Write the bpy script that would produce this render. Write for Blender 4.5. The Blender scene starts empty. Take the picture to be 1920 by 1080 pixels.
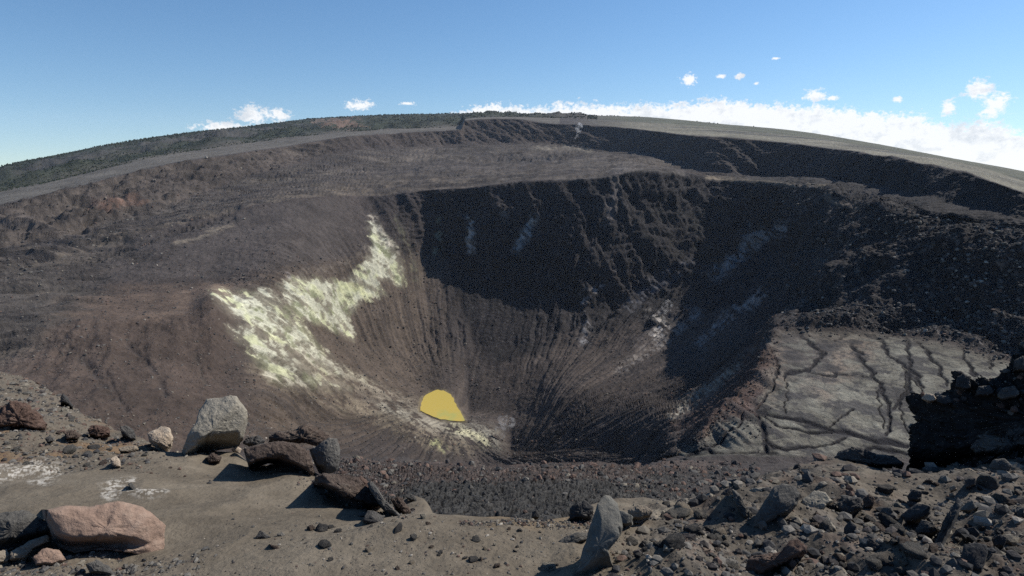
import bpy, math, random
import numpy as np
from mathutils import Vector

# ------------------------------------------------------------------ camera, sky, sun
sc = bpy.context.scene
F = 1100.0                       # focal length in photograph pixels (1920 wide)
PITCH = math.radians(13.8)
cam_d = bpy.data.cameras.new('camera')
cam = bpy.data.objects.new('camera', cam_d)
sc.collection.objects.link(cam)
cam.location = (0, 0, 0)
cam.rotation_euler = (math.radians(90) - PITCH, 0, 0)
cam_d.sensor_width = 36.0
cam_d.lens = 36.0 * F / 1920.0
cam_d.clip_start = 0.05
cam_d.clip_end = 60000
sc.camera = cam

SUN_AZ, SUN_EL = math.radians(66), math.radians(41.5)     # to the right of the view, measured from +Y
world = bpy.data.worlds.new("World")
sc.world = world
world.use_nodes = True
nt = world.node_tree
for n in list(nt.nodes):
    nt.nodes.remove(n)
N = nt.nodes.new
L = nt.links.new
def mth(op, a, b=None, c=None, clamp=False, tree=None):
    n = (tree or nt).nodes.new('ShaderNodeMath'); n.operation = op; n.use_clamp = clamp
    for i, v in enumerate((a, b, c)):
        if v is None: continue
        if isinstance(v, (int, float)): n.inputs[i].default_value = v
        else: (tree or nt).links.new(v, n.inputs[i])
    return n.outputs[0]
tc = N('ShaderNodeTexCoord')
sky = N('ShaderNodeTexSky'); sky.sky_type = 'NISHITA'; sky.sun_disc = False
sky.sun_elevation = SUN_EL; sky.sun_rotation = SUN_AZ
sky.air_density = 1.15; sky.dust_density = 0.3; sky.ozone_density = 3.0; sky.altitude = 1200
lift = N('ShaderNodeVectorMath'); lift.operation = 'ADD'; lift.inputs[1].default_value = (0, 0, 0.075)
L(tc.outputs['Generated'], lift.inputs[0])
nrm = N('ShaderNodeVectorMath'); nrm.operation = 'NORMALIZE'; L(lift.outputs[0], nrm.inputs[0])
L(nrm.outputs[0], sky.inputs[0])
# clouds: azimuth / elevation in degrees around the sky
sep = N('ShaderNodeSeparateXYZ'); L(tc.outputs['Generated'], sep.inputs[0])
az = mth('MULTIPLY', mth('ARCTAN2', sep.outputs[0], sep.outputs[1]), 57.2958)
el = mth('MULTIPLY', mth('ARCSINE', sep.outputs[2]), 57.2958)
cv = N('ShaderNodeCombineXYZ'); L(az, cv.inputs[0]); L(el, cv.inputs[1])
def cnoise(scale, detail, rough=0.6, off=0.0, sy=1.0):
    mp = N('ShaderNodeMapping'); mp.inputs[1].default_value = (off, off * .7, off); mp.inputs[3].default_value = (1, sy, 1)
    L(cv.outputs[0], mp.inputs[0])
    n = N('ShaderNodeTexNoise'); n.inputs['Scale'].default_value = scale; n.inputs['Detail'].default_value = detail
    n.inputs['Roughness'].default_value = rough
    L(mp.outputs[0], n.inputs['Vector'])
    return n.outputs[0]
def azel(px, py):
    cx, cy = (px - 960) / F, (540 - py) / F
    d = Vector((cx, math.cos(PITCH) + cy * math.sin(PITCH), -math.sin(PITCH) + cy * math.cos(PITCH)))
    d.normalize()
    return math.degrees(math.atan2(d.x, d.y)), math.degrees(math.asin(d.z))
n1 = cnoise(1.1, 10, 0.66, 3.1, 1.25)
n2 = cnoise(0.28, 5, 0.6, 11.7, 1.6)
n3 = cnoise(3.0, 9, 0.68, 5.3, 1.3)
def blob(px, py, wpx, hpx):
    a, e = azel(px, py); a2, _ = azel(px + wpx, py); _, e2 = azel(px, py - hpx)
    dx = mth('DIVIDE', mth('SUBTRACT', az, a), a2 - a)
    dy = mth('DIVIDE', mth('SUBTRACT', el, e), e2 - e)
    r = mth('SQRT', mth('ADD', mth('MULTIPLY', dx, dx), mth('MULTIPLY', dy, dy)))
    return mth('SUBTRACT', 1.0, r)                       # 1 in the middle, 0 on the rim
nmix = mth('ADD', mth('MULTIPLY', mth('SUBTRACT', n1, .5), 1.7), mth('MULTIPLY', mth('SUBTRACT', n3, .5), 1.3))
BLOBS = [(1291, 151, 22, 17), (1353, 143, 13, 6), (1387, 143, 13, 8), (1418, 157, 13, 5), (1530, 178, 32, 16), (1560, 184, 20, 8),
         (1684, 187, 13, 8), (1780, 203, 22, 24), (1835, 168, 40, 30), (1872, 192, 46, 30), (1856, 208, 30, 18), (1455, 109, 9, 4),
         (470, 218, 42, 30), (520, 214, 34, 18), (420, 238, 70, 14), (672, 198, 34, 15), (765, 194, 24, 5), (1632, 214, 20, 9)]
m = None
for b in BLOBS:
    v = blob(*b)
    v = mth('ADD', v, mth('MULTIPLY', nmix, 1.25))
    v = mth('MULTIPLY', mth('SUBTRACT', v, 0.22), 2.2, clamp=True)
    m = v if m is None else mth('MAXIMUM', m, v)
# bank of cloud standing behind the right horizon: top edge follows a ramp in azimuth
ramp = N('ShaderNodeFloatCurve')
def e_top(px, py): return azel(px, py)
pts = [(-41.5, -3.0), azel(860, 216), azel(905, 203), azel(1000, 207), azel(1080, 200), azel(1160, 204), azel(1260, 200), azel(1340, 192), azel(1450, 202),
       azel(1560, 206), azel(1640, 218), azel(1700, 216), azel(1780, 238), azel(1850, 234), azel(1920, 255), (75.0, azel(1920, 255)[1] + 1)]
A0, A1, E0, E1 = -45.0, 80.0, -6.0, 8.0
cm = ramp.mapping; c0 = cm.curves[0]
while len(c0.points) > 2: c0.points.remove(c0.points[0])
c0.points[0].location = (0, 0.05); c0.points[1].location = (1, (pts[-1][1] - E0) / (E1 - E0))
for a, e in pts[:-1]:
    c0.points.new((a - A0) / (A1 - A0), (e - E0) / (E1 - E0))
cm.update()
L(mth('DIVIDE', mth('SUBTRACT', az, A0), A1 - A0), ramp.inputs['Value'])
top = mth('ADD', mth('MULTIPLY', ramp.outputs[0], E1 - E0), E0)
bank = mth('SUBTRACT', mth('ADD', mth('ADD', top, .35), mth('MULTIPLY', nmix, 1.5)), el)
bank = mth('MULTIPLY', mth('ADD', bank, 0.08), 1.8, clamp=True)
m = mth('MAXIMUM', m, bank)
shade = mth('MULTIPLY', mth('ADD', mth('SUBTRACT', n2, 0.53), mth('MULTIPLY', mth('SUBTRACT', n1, .5), .7)), 6.0, clamp=True)
ccol = N('ShaderNodeMix'); ccol.data_type = 'RGBA'
ccol.inputs[6].default_value = (9.6, 9.6, 9.6, 1); ccol.inputs[7].default_value = (6.3, 6.7, 7.2, 1)
L(mth('MULTIPLY', shade, 0.75), ccol.inputs[0])
hsv = N('ShaderNodeHueSaturation'); hsv.inputs['Saturation'].default_value = 1.16; hsv.inputs['Value'].default_value = 1.16; L(sky.outputs[0], hsv.inputs['Color'])
cmix = N('ShaderNodeMix'); cmix.data_type = 'RGBA'
L(mth('MULTIPLY', m, 0.93), cmix.inputs[0]); L(hsv.outputs[0], cmix.inputs[6]); L(ccol.outputs[2], cmix.inputs[7])
bg = N('ShaderNodeBackground'); bg.inputs[1].default_value = 0.09
L(cmix.outputs[2], bg.inputs[0])
wo = N('ShaderNodeOutputWorld'); L(bg.outputs[0], wo.inputs[0])

sun_d = bpy.data.lights.new('sun', 'SUN'); sun_d.energy = 5.0; sun_d.angle = math.radians(0.5); sun_d.color = (1.0, 0.95, 0.87)
sun = bpy.data.objects.new('sun', sun_d); sc.collection.objects.link(sun)
sd = Vector((math.sin(SUN_AZ) * math.cos(SUN_EL), math.cos(SUN_AZ) * math.cos(SUN_EL), math.sin(SUN_EL)))
sun.rotation_euler = sd.to_track_quat('Z', 'Y').to_euler()
sun.location = (0, 0, 50)
sc.view_settings.view_transform = 'Standard'; sc.view_settings.look = 'None'
sc.view_settings.exposure = 0.3; sc.view_settings.gamma = 1.0
HAZE = 0.000015
sc.cycles.use_denoising = False; sc.cycles.use_adaptive_sampling = False
sc.cycles.max_bounces = 4; sc.cycles.diffuse_bounces = 2; sc.cycles.volume_bounces = 0; sc.cycles.transparent_max_bounces = 8

# ------------------------------------------------------------------ numpy helpers
rng0 = np.random.RandomState(7)
PERM = rng0.permutation(256).astype(np.int32); PERM = np.concatenate([PERM, PERM, PERM])
_g = rng0.normal(size=(256, 3)); _g /= np.linalg.norm(_g, axis=1)[:, None]; GRAD = _g.astype(np.float32)
def pn3(x, y, z):
    """gradient noise, about -0.7..0.7"""
    xi, yi, zi = np.floor(x), np.floor(y), np.floor(z)
    xf, yf, zf = (x - xi).astype(np.float32), (y - yi).astype(np.float32), (z - zi).astype(np.float32)
    X, Y, Z = xi.astype(np.int64) & 255, yi.astype(np.int64) & 255, zi.astype(np.int64) & 255
    u, v, w = [t * t * t * (t * (t * 6 - 15) + 10) for t in (xf, yf, zf)]
    def g(dx, dy, dz):
        h = PERM[PERM[PERM[X + dx] + Y + dy] + Z + dz] & 255
        G = GRAD[h]
        return G[..., 0] * (xf - dx) + G[..., 1] * (yf - dy) + G[..., 2] * (zf - dz)
    a = g(0, 0, 0); a += u * (g(1, 0, 0) - a)
    b = g(0, 1, 0); b += u * (g(1, 1, 0) - b)
    a += v * (b - a)
    c = g(0, 0, 1); c += u * (g(1, 0, 1) - c)
    d = g(0, 1, 1); d += u * (g(1, 1, 1) - d)
    c += v * (d - c)
    return (a + w * (c - a)) * 1.5
def fbm(x, y, z, oct=4, gain=0.5, seed=0.0):
    r = 0; a = 1.0
    for i in range(oct):
        r = r + a * pn3(x + seed + 17.3 * i, y - seed * 1.7 + 5.1 * i, z + seed * .6 + 9.7 * i)
        x, y, z = x * 2.03, y * 2.03, z * 2.03; a *= gain
    return r
def pchip(xk, yk, x):
    xk = np.asarray(xk, float); yk = np.asarray(yk, float)
    h = np.diff(xk); dl = np.diff(yk) / h
    m_ = np.zeros(len(xk))
    if len(xk) > 2:
        for i in range(1, len(xk) - 1):
            if dl[i - 1] * dl[i] > 0:
                w1 = 2 * h[i] + h[i - 1]; w2 = h[i] + 2 * h[i - 1]
                m_[i] = (w1 + w2) / (w1 / dl[i - 1] + w2 / dl[i])
    m_[0] = dl[0] * .5; m_[-1] = dl[-1] * .5
    xc = np.clip(x, xk[0], xk[-1])
    i = np.clip(np.searchsorted(xk, xc) - 1, 0, len(xk) - 2)
    t = (xc - xk[i]) / h[i]
    return ((2*t**3 - 3*t**2 + 1) * yk[i] + (t**3 - 2*t**2 + t) * h[i] * m_[i] + (-2*t**3 + 3*t**2) * yk[i+1] + (t**3 - t**2) * h[i] * m_[i+1])
CP, SP = math.cos(PITCH), math.sin(PITCH)
def ray_pt(px, py, D):
    """world point at forward distance D in the direction the survey sight (px, py) has"""
    cx, cy = (px - 960) / F, (540 - py) / F
    dy = CP + cy * SP; dz = -SP + cy * CP
    k = D / dy
    return cx * k, D + 0 * px, dz * k
def sm(a, b, x):
    t = np.clip((x - a) / (b - a), 0, 1); return t * t * (3 - 2 * t)
def seg_dist(px, py, pts):
    """distance to a polyline and the fraction along it"""
    best = np.full(px.shape, 1e9, np.float32)
    for (x0, y0), (x1, y1) in zip(pts[:-1], pts[1:]):
        vx, vy = x1 - x0, y1 - y0
        t = np.clip(((px - x0) * vx + (py - y0) * vy) / (vx * vx + vy * vy + 1e-9), 0, 1)
        best = np.minimum(best, np.hypot(px - x0 - t * vx, py - y0 - t * vy))
    return best
def poly_in(px, py, pts, soft):
    """soft inside mask of a polygon"""
    P = list(pts) + [pts[0]]
    ins = np.zeros(px.shape, bool)
    for (x0, y0), (x1, y1) in zip(P[:-1], P[1:]):
        c = ((y0 > py) != (y1 > py)) & (px < (x1 - x0) * (py - y0) / (y1 - y0 + 1e-9) + x0)
        ins ^= c
    d = seg_dist(px, py, P)
    return np.clip(0.5 + np.where(ins, d, -d) / (2 * soft), 0, 1)

def mesh_from(name, co, faces_flat, nper, mat, parent=None, col=None, smooth=True, attrs=None):
    me = bpy.data.meshes.new(name)
    nv = len(co); nf = len(faces_flat) // nper
    me.vertices.add(nv); me.vertices.foreach_set('co', np.asarray(co, np.float32).ravel())
    me.loops.add(nf * nper); me.loops.foreach_set('vertex_index', np.asarray(faces_flat, np.int32))
    me.polygons.add(nf)
    me.polygons.foreach_set('loop_start', np.arange(nf, dtype=np.int32) * nper)
    me.polygons.foreach_set('use_smooth', np.full(nf, smooth))
    me.update(calc_edges=True)
    if col is not None:
        a = me.color_attributes.new('Col', 'FLOAT_COLOR', 'POINT')
        c4 = np.ones((nv, 4), np.float32); c4[:, :3] = col
        a.data.foreach_set('color', c4.ravel())
    me.materials.append(mat)
    o = bpy.data.objects.new(name, me); sc.collection.objects.link(o)
    if parent: o.parent = parent
    return o
def tag(o, label=None, cat=None, group=None, kind=None):
    if label: o['label'] = label
    if cat: o['category'] = cat
    if group: o['group'] = group
    if kind: o['kind'] = kind
    return o

# ------------------------------------------------------------------ materials
def new_mat(name):
    mt = bpy.data.materials.new(name); mt.use_nodes = True
    t = mt.node_tree; b = t.nodes['Principled BSDF']
    b.inputs['Roughness'].default_value = 0.95; b.inputs['Specular IOR Level'].default_value = 0.15
    return mt, t, b
def noise_n(t, scale, detail=6, rough=0.65, vec=None):
    n = t.nodes.new('ShaderNodeTexNoise'); n.inputs['Scale'].default_value = scale; n.inputs['Detail'].default_value = detail
    n.inputs['Roughness'].default_value = rough
    if vec is not None: t.links.new(vec, n.inputs['Vector'])
    return n.outputs[0]
def terrain_mat(name, s1, s2, bump_d, var=0.5, bump2=None):
    mt, t, b = new_mat(name)
    at = t.nodes.new('ShaderNodeVertexColor'); at.layer_name = 'Col'
    tcn = t.nodes.new('ShaderNodeTexCoord')
    a = noise_n(t, s1, 8, 0.7, tcn.outputs['Object'])
    c = noise_n(t, s2, 4, 0.6, tcn.outputs['Object'])
    f = mth('ADD', mth('MULTIPLY', mth('SUBTRACT', a, .5, tree=t), var * 2.4, tree=t), mth('MULTIPLY', mth('SUBTRACT', c, .5, tree=t), var, tree=t), tree=t)
    f = mth('MAXIMUM', mth('ADD', f, 1.0, tree=t), 0.2, tree=t)
    vm = t.nodes.new('ShaderNodeVectorMath'); vm.operation = 'SCALE'
    t.links.new(at.outputs[0], vm.inputs[0]); t.links.new(f, vm.inputs['Scale'])
    t.links.new(vm.outputs[0], b.inputs['Base Color'])
    bp = t.nodes.new('ShaderNodeBump'); bp.inputs['Strength'].default_value = 1.0; bp.inputs['Distance'].default_value = bump_d
    t.links.new(a, bp.inputs['Height'])
    if bump2:
        vor = t.nodes.new('ShaderNodeTexVoronoi'); vor.inputs['Scale'].default_value = bump2[0]
        t.links.new(tcn.outputs['Object'], vor.inputs['Vector'])
        b2 = t.nodes.new('ShaderNodeBump'); b2.inputs['Distance'].default_value = bump2[1]; b2.invert = True
        t.links.new(vor.outputs[0], b2.inputs['Height']); t.links.new(b2.outputs[0], bp.inputs['Normal'])
    t.links.new(bp.outputs[0], b.inputs['Normal'])
    return mt
def rock_mat(name, c1, c2, c3, s=2.2, bump=0.05, pit=0.0):
    """three tones broken up by noise in the rock's own space; scaled by the rock's size"""
    mt, t, b = new_mat(name)
    tcn = t.nodes.new('ShaderNodeTexCoord')
    oi = t.nodes.new('ShaderNodeObjectInfo')
    ad = t.nodes.new('ShaderNodeVectorMath'); ad.operation = 'ADD'
    t.links.new(tcn.outputs['Object'], ad.inputs[0]); t.links.new(oi.outputs['Location'], ad.inputs[1])
    a = noise_n(t, s, 8, 0.7, ad.outputs[0]); c = noise_n(t, s * 9, 6, 0.7, ad.outputs[0])
    cr = t.nodes.new('ShaderNodeValToRGB')
    cr.color_ramp.elements[0].position = .33; cr.color_ramp.elements[0].color = (*c1, 1)
    cr.color_ramp.elements[1].position = .68; cr.color_ramp.elements[1].color = (*c3, 1)
    e = cr.color_ramp.elements.new(.5); e.color = (*c2, 1)
    mixf = mth('ADD', mth('MULTIPLY', a, .6, tree=t), mth('MULTIPLY', c, .4, tree=t), tree=t)
    t.links.new(mixf, cr.inputs[0])
    ge = t.nodes.new('ShaderNodeNewGeometry'); sz = t.nodes.new('ShaderNodeSeparateXYZ'); t.links.new(ge.outputs['True Normal'], sz.inputs[0])
    du = mth('MULTIPLY', mth('MULTIPLY', mth('ADD', mth('SUBTRACT', sz.outputs[2], .80, tree=t), mth('MULTIPLY', mth('SUBTRACT', a, .5, tree=t), 1.6, tree=t), tree=t), 3.0, clamp=True, tree=t), .55, tree=t)
    dm = t.nodes.new('ShaderNodeMix'); dm.data_type = 'RGBA'; t.links.new(du, dm.inputs[0]); t.links.new(cr.outputs[0], dm.inputs[6]); dm.inputs[7].default_value = (.14, .122, .098, 1)
    t.links.new(dm.outputs[2], b.inputs['Base Color'])
    bp = t.nodes.new('ShaderNodeBump'); bp.inputs['Distance'].default_value = bump
    t.links.new(mixf, bp.inputs['Height'])
    if pit:
        vor = t.nodes.new('ShaderNodeTexVoronoi'); vor.inputs['Scale'].default_value = s * 6
        t.links.new(ad.outputs[0], vor.inputs['Vector'])
        b2 = t.nodes.new('ShaderNodeBump'); b2.inputs['Distance'].default_value = pit
        t.links.new(mth('MINIMUM', vor.outputs[0], .35, tree=t), b2.inputs['Height']); t.links.new(b2.outputs[0], bp.inputs['Normal'])
    t.links.new(bp.outputs[0], b.inputs['Normal'])
    return mt
M = {}
M['crater'] = terrain_mat('crater_rock', 0.16, 0.012, 3.0, 0.62)
M['ground'] = terrain_mat('ash_and_cinder', 9.0, 0.9, 0.03, 0.30, (22.0, 0.006))
M['pale'] = rock_mat('pale_grey_rock', (.15, .135, .11), (.25, .225, .18), (.33, .30, .25), 2.4, .06, .03)
M['cream'] = rock_mat('cream_rock', (.22, .17, .13), (.36, .29, .22), (.47, .41, .33), 3.0, .05)
M['tan'] = rock_mat('tan_rock', (.12, .10, .08), (.21, .175, .135), (.30, .26, .20), 2.5, .06)
M['pink'] = rock_mat('pink_weathered_rock', (.15, .10, .075), (.245, .17, .13), (.33, .25, .195), 1.8, .05)
M['brown'] = rock_mat('brown_scoria', (.05, .038, .032), (.10, .075, .062), (.17, .132, .105), 3.0, .12, .05)
M['red'] = rock_mat('red_scoria', (.055, .036, .030), (.105, .068, .054), (.17, .115, .09), 3.0, .10, .04)
M['dark'] = rock_mat('dark_basalt', (.022, .021, .023), (.055, .053, .052), (.10, .095, .088), 2.6, .08)
M['grey'] = rock_mat('grey_basalt', (.045, .043, .042), (.095, .09, .082), (.165, .155, .138), 2.6, .08)
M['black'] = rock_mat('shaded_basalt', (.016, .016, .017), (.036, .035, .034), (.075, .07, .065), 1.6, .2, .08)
M['slab'] = rock_mat('ash_coated_basalt', (.07, .068, .06), (.115, .11, .097), (.17, .165, .145), 2.2, .05)

# ------------------------------------------------------------------ surfaces built from survey lines
def columns(step, lo=-900, hi=2800, a=-90, b=2010, out=10):
    return np.concatenate([np.arange(lo, a, out), np.arange(a, b, step), np.arange(b, hi + 1, out)]).astype(np.float64)
def grid_from(rows, px):
    """rows: list of dict(y=[(px,py)..], d=[(px,D)..], n=samples to the next row). Returns base grids."""
    PY, DD = [], []
    for r in rows:
        PY.append(pchip(*zip(*r['y']), px)); DD.append(pchip(*zip(*r['d']), px) * r.get('f', 1.0))
    X, Y, Z, S = [], [], [], []
    for k in range(len(rows)):
        x, y, z = ray_pt(px, PY[k], DD[k])
        if k == len(rows) - 1:
            X.append(x); Y.append(y); Z.append(z); S.append(k); break
        x2, y2, z2 = ray_pt(px, PY[k + 1], DD[k + 1])
        n = rows[k]['n']
        for i in range(n):
            # equal steps in the survey picture: spacing follows the distance
            t0 = i / n
            w = t0 * DD[k] / (t0 * DD[k] + (1 - t0) * DD[k + 1])
            X.append(x + (x2 - x) * w); Y.append(y + (y2 - y) * w); Z.append(z + (z2 - z) * w); S.append(k + t0)
    return np.array(X), np.array(Y), np.array(Z), np.array(S)
def smooth_rows(G, S, amount, keep=()):
    """relax along the near-far direction so that joints between rows become rounded"""
    for _ in range(amount):
        H = G.copy()
        H[1:-1] = 0.25 * G[:-2] + 0.5 * G[1:-1] + 0.25 * G[2:]
        G = H
    return G
def smooth_rows_masked(Gs, wt, amount):
    out = []
    for G in Gs:
        for _ in range(amount):
            H = G.copy()
            H[1:-1] = 0.25 * G[:-2] + 0.5 * G[1:-1] + 0.25 * G[2:]
            G = G + (H - G) * wt
        out.append(G)
    return out
def normals(X, Y, Z):
    P = np.stack([X, Y, Z], -1)
    du = np.gradient(P, axis=1); dv = np.gradient(P, axis=0)
    n = np.cross(du, dv); ln = np.linalg.norm(n, axis=-1, keepdims=True); n /= np.maximum(ln, 1e-9)
    n *= np.where(n[..., 2:3] < 0, -1, 1)
    return n
def project(X, Y, Z):
    zc = Y * CP - Z * SP
    return 960 + F * X / zc, 540 - F * (Y * SP + Z * CP) / zc
def grid_faces(nr, nc):
    i = np.arange(nr - 1)[:, None] * nc + np.arange(nc - 1)[None, :]
    return np.stack([i, i + 1, i + 1 + nc, i + nc], -1).reshape(-1)

# ---- crater terrain -------------------------------------------------------------
R = []
def row(y, d, n): R.append(dict(y=y, d=d, n=n))
row([(-900,1150),(2800,1150)], [(-900,24),(600,20),(800,11),(1000,11),(1100,12),(1400,30),(2800,60)], 14)                                                 # 0 hidden start
row([(-200,980),(300,960),(640,930),(760,990),(1000,992),(1100,975),(1250,955),(1400,915),(1700,900),(2120,900)],
    [(-200,60),(300,50),(640,26),(800,16),(1000,16),(1100,18),(1250,26),(1400,60),(1700,150),(2120,150)], 90)                    # 1 near shelf, near edge
row([(-200,880),(300,880),(560,868),(640,857),(700,862),(800,868),(900,872),(1000,868),(1100,868),(1200,870),(1270,864),(1400,869),(1700,872),(2120,880)],
    [(-200,250),(300,260),(500,200),(640,110),(800,100),(1000,90),(1100,100),(1200,130),(1270,200),(1400,212),(1700,214),(2120,210)], 8)      # 2 near lip
row([(-200,868),(300,868),(500,866),(640,885),(800,905),(900,910),(1000,905),(1150,900),(1230,880),(1300,858),(1400,852),(1700,855),(2120,860)],
    [(-200,330),(300,360),(500,430),(640,520),(800,600),(900,620),(1000,600),(1150,450),(1230,300),(1300,218),(1400,220),(2120,219)], 14)      # 3 hidden
row([(-200,855),(300,855),(450,855),(550,858),(640,852),(760,852),(900,864),(960,864),(1100,862),(1200,860),(1270,858),(1400,832),(2120,838)],
    [(-200,370),(0,380),(300,420),(450,470),(550,540),(640,600),(760,650),(900,680),(1000,620),(1100,520),(1200,380),(1270,228),(1400,229),(2120,228)], 135)   # 4
row([(-200,770),(0,775),(300,780),(450,785),(560,795),(640,790),(700,778),(760,766),(800,772),(830,785),(872,789),(915,797),(935,812),(960,845),(1100,848),(1200,850),(1270,850),(1300,828),(1350,772),(1400,715),(1440,645),(1460,622),(1600,622),(1750,638),(1900,680),(2120,720)],
    [(-200,420),(0,430),(300,480),(450,560),(600,690),(700,760),(787,820),(870,828),(935,800),(1000,720),(1100,600),(1200,430),(1270,232),(1300,230),(1350,258),(1400,298),(1440,359),(1460,385),(1600,385),(1750,364),(1900,325),(2120,300)], 60)   # 5 bench by the lake / far edge of right plateau
row([(-200,700),(0,700),(200,700),(450,710),(600,712),(700,722),(760,735),(800,735),(825,730),(850,738),(862,752),(880,772),(950,772),(1100,728),(1200,742),(1270,760),(1300,755),(1350,722),(1400,678),(1440,630),(1460,612),(1600,611),(1750,620),(1920,660),(2120,690)],
    [(-200,520),(0,540),(200,560),(450,640),(600,770),(700,880),(760,930),(825,950),(880,925),(950,890),(1100,810),(1200,720),(1270,630),(1300,600),(1350,570),(1400,530),(1440,460),(1460,408),(1600,398),(1750,386),(1920,345),(2120,320)], 80)  # 6 lake far shore
row([(-200,640),(0,620),(100,602),(250,600),(350,590),(400,556),(440,590),(520,612),(600,626),(700,650),(760,660),(825,645),(950,650),(1100,655),(1200,650),(1300,650),(1400,612),(1450,592),(1600,575),(1750,570),(1920,590),(2120,600)],
    [(-200,580),(0,620),(100,650),(250,680),(350,720),(400,760),(450,780),(520,840),(600,910),(700,1030),(760,1090),(825,1130),(950,1120),(1100,1060),(1200,1020),(1300,1000),(1400,940),(1450,800),(1520,560),(1600,425),(1750,400),(1920,362),(2120,340)], 90)  # 7
row([(-200,570),(0,548),(100,536),(200,533),(300,532),(400,528),(450,522),(540,510),(600,497),(660,480),(690,472),(760,470),(825,478),(900,530),(1000,560),(1100,575),(1200,565),(1300,525),(1400,480),(1450,470),(1600,460),(1750,462),(1920,480),(2120,500)],
    [(-200,760),(0,820),(100,850),(200,880),(300,900),(400,930),(540,990),(600,1070),(690,1200),(760,1340),(825,1430),(900,1340),(1000,1290),(1100,1250),(1200,1280),(1300,1350),(1400,1400),(1450,1310),(1520,900),(1600,600),(1750,450),(1920,395),(2120,370)], 90)  # 8 foot of inner cliff
row([(-200,540),(0,510),(90,487),(200,458),(300,432),(420,405),(500,386),(600,372),(700,368),(820,352),(900,350),(960,342),(1040,336),(1120,332),(1180,320),(1200,318),(1300,330),(1330,337),(1450,346),(1550,360),(1600,372),(1700,405),(1800,420),(1920,445),(2120,480)],
    [(-200,800),(0,900),(90,980),(200,1080),(300,1150),(420,1250),(500,1330),(600,1400),(700,1500),(820,1510),(900,1500),(1040,1490),(1150,1480),(1200,1530),(1300,1640),(1330,1660),(1450,1480),(1550,1080),(1600,840),(1700,530),(1800,475),(1920,425),(2120,390)], 40)  # 9 inner rim
row([(-200,515),(0,490),(100,468),(200,442),(300,408),(420,376),(500,352),(600,332),(700,316),(820,306),(900,301),(1040,296),(1150,291),(1200,300),(1260,314),(1330,330),(1450,337),(1550,349),(1650,366),(1750,395),(1920,425),(2120,460)],
    [(-200,830),(0,960),(100,1040),(200,1180),(300,1350),(420,1550),(500,1750),(600,1950),(700,2200),(820,2350),(900,2400),(1040,2400),(1150,2350),(1200,2100),(1330,1830),(1450,1640),(1550,1280),(1650,800),(1750,505),(1920,432),(2120,396)], 32)  # 10 mid floor
row([(-200,495),(0,475),(90,460),(200,424),(310,388),(400,354),(480,326),(560,303),(640,285),(700,277),(860,272),(1000,268),(1100,284),(1200,289),(1240,294),(1330,322),(1450,331),(1550,340),(1650,352),(1750,372),(1920,405),(2120,440)],
    [(-200,870),(0,1020),(90,1100),(200,1300),(310,1500),(400,1750),(480,2000),(560,2250),(700,2600),(860,2900),(1000,2900),(1100,2700),(1200,2450),(1240,2300),(1330,1900),(1450,1820),(1550,1560),(1650,1000),(1750,600),(1920,442),(2120,402)], 70)  # 11 foot of outer wall
row([(-200,440),(0,384),(100,361),(230,328),(330,304),(430,289),(520,276),(600,264),(700,252),(780,247),(856,244),(864,243),(872,226),(960,223),(1030,231),(1100,234),(1180,241),(1260,251),(1350,257),(1450,265),(1560,278),(1650,292),(1750,310),(1830,330),(1920,360),(2120,430)],
    [(-200,1080),(0,1230),(120,1400),(230,1600),(330,1850),(430,2050),(520,2300),(600,2500),(700,2750),(850,3000),(864,3000),(872,3150),(1100,2900),(1180,2650),(1260,2300),(1350,2020),(1450,1930),(1560,1680),(1650,1150),(1750,720),(1920,462),(2120,420)], 18)  # 12 outer rim
row([(-200,420),(0,362),(100,342),(213,314),(320,291),(427,275),(540,260),(640,250),(760,243),(856,239),(864,236),(872,223),(960,219),(1030,221),(1100,223),(1250,234),(1350,243),(1450,252),(1560,264),(1650,280),(1750,297),(1830,314),(1920,342),(2120,405)],
    [(-200,1400),(0,1600),(100,1750),(213,2000),(320,2300),(427,2600),(540,2900),(640,3100),(760,3300),(866,3500),(1000,3700),(1250,3200),(1400,2700),(1560,2300),(1750,1400),(1920,900),(2120,800)], 55)  # 13 foot of the forested hill
row([(-200,375),(0,313),(100,292),(200,272),(320,253),(400,244),(500,233),(560,225),(640,219),(720,215),(860,213),(1000,214),(1100,216),(1200,219),(1280,225),(1350,232),(1400,236),(1500,246),(1600,262),(1700,280),(1800,299),(1920,321),(2120,370)],
    [(-200,2600),(0,3000),(320,4000),(640,5500),(1000,6000),(1300,4600),(1560,3600),(1920,2600),(2120,2400)], 8)  # 14 skyline
row([(-200,420),(0,360),(320,300),(640,262),(1000,256),(1300,262),(1560,300),(1920,362),(2120,410)],
    [(-200,3600),(0,4200),(320,5600),(640,7500),(1000,8000),(1300,6500),(1560,5200),(1920,4000),(2120,3600)], 1)  # 15 behind it
px = columns(1.65)
deep = sm(500, 680, px) * (1 - sm(1130, 1400, px))            # the funnel lies farther off than its flanks
for k_, f_ in ((4, .05), (5, .12), (6, .12), (7, .10), (8, .07), (9, .04)): R[k_]['f'] = 1 + f_ * deep
X, Y, Z, S = grid_from(R, px)
SS = np.repeat(S[:, None], len(px), 1)
# rounded joints in the bowl, sharp ones at rims
wt = np.ones_like(SS)
for k, sharp in ((2, 1), (5, .6), (9, .97), (12, .97), (14, 1)):
    wt *= 1 - sharp * np.exp(-((SS - k) / 0.07) ** 2)
X, Y, Z = smooth_rows_masked((X, Y, Z), wt, 40)
PX, PY = project(X, Y, Z)
Dst = np.sqrt(X * X + Y * Y + Z * Z)
foot = Dst / F * 1.65                          # size of one mesh cell
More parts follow.
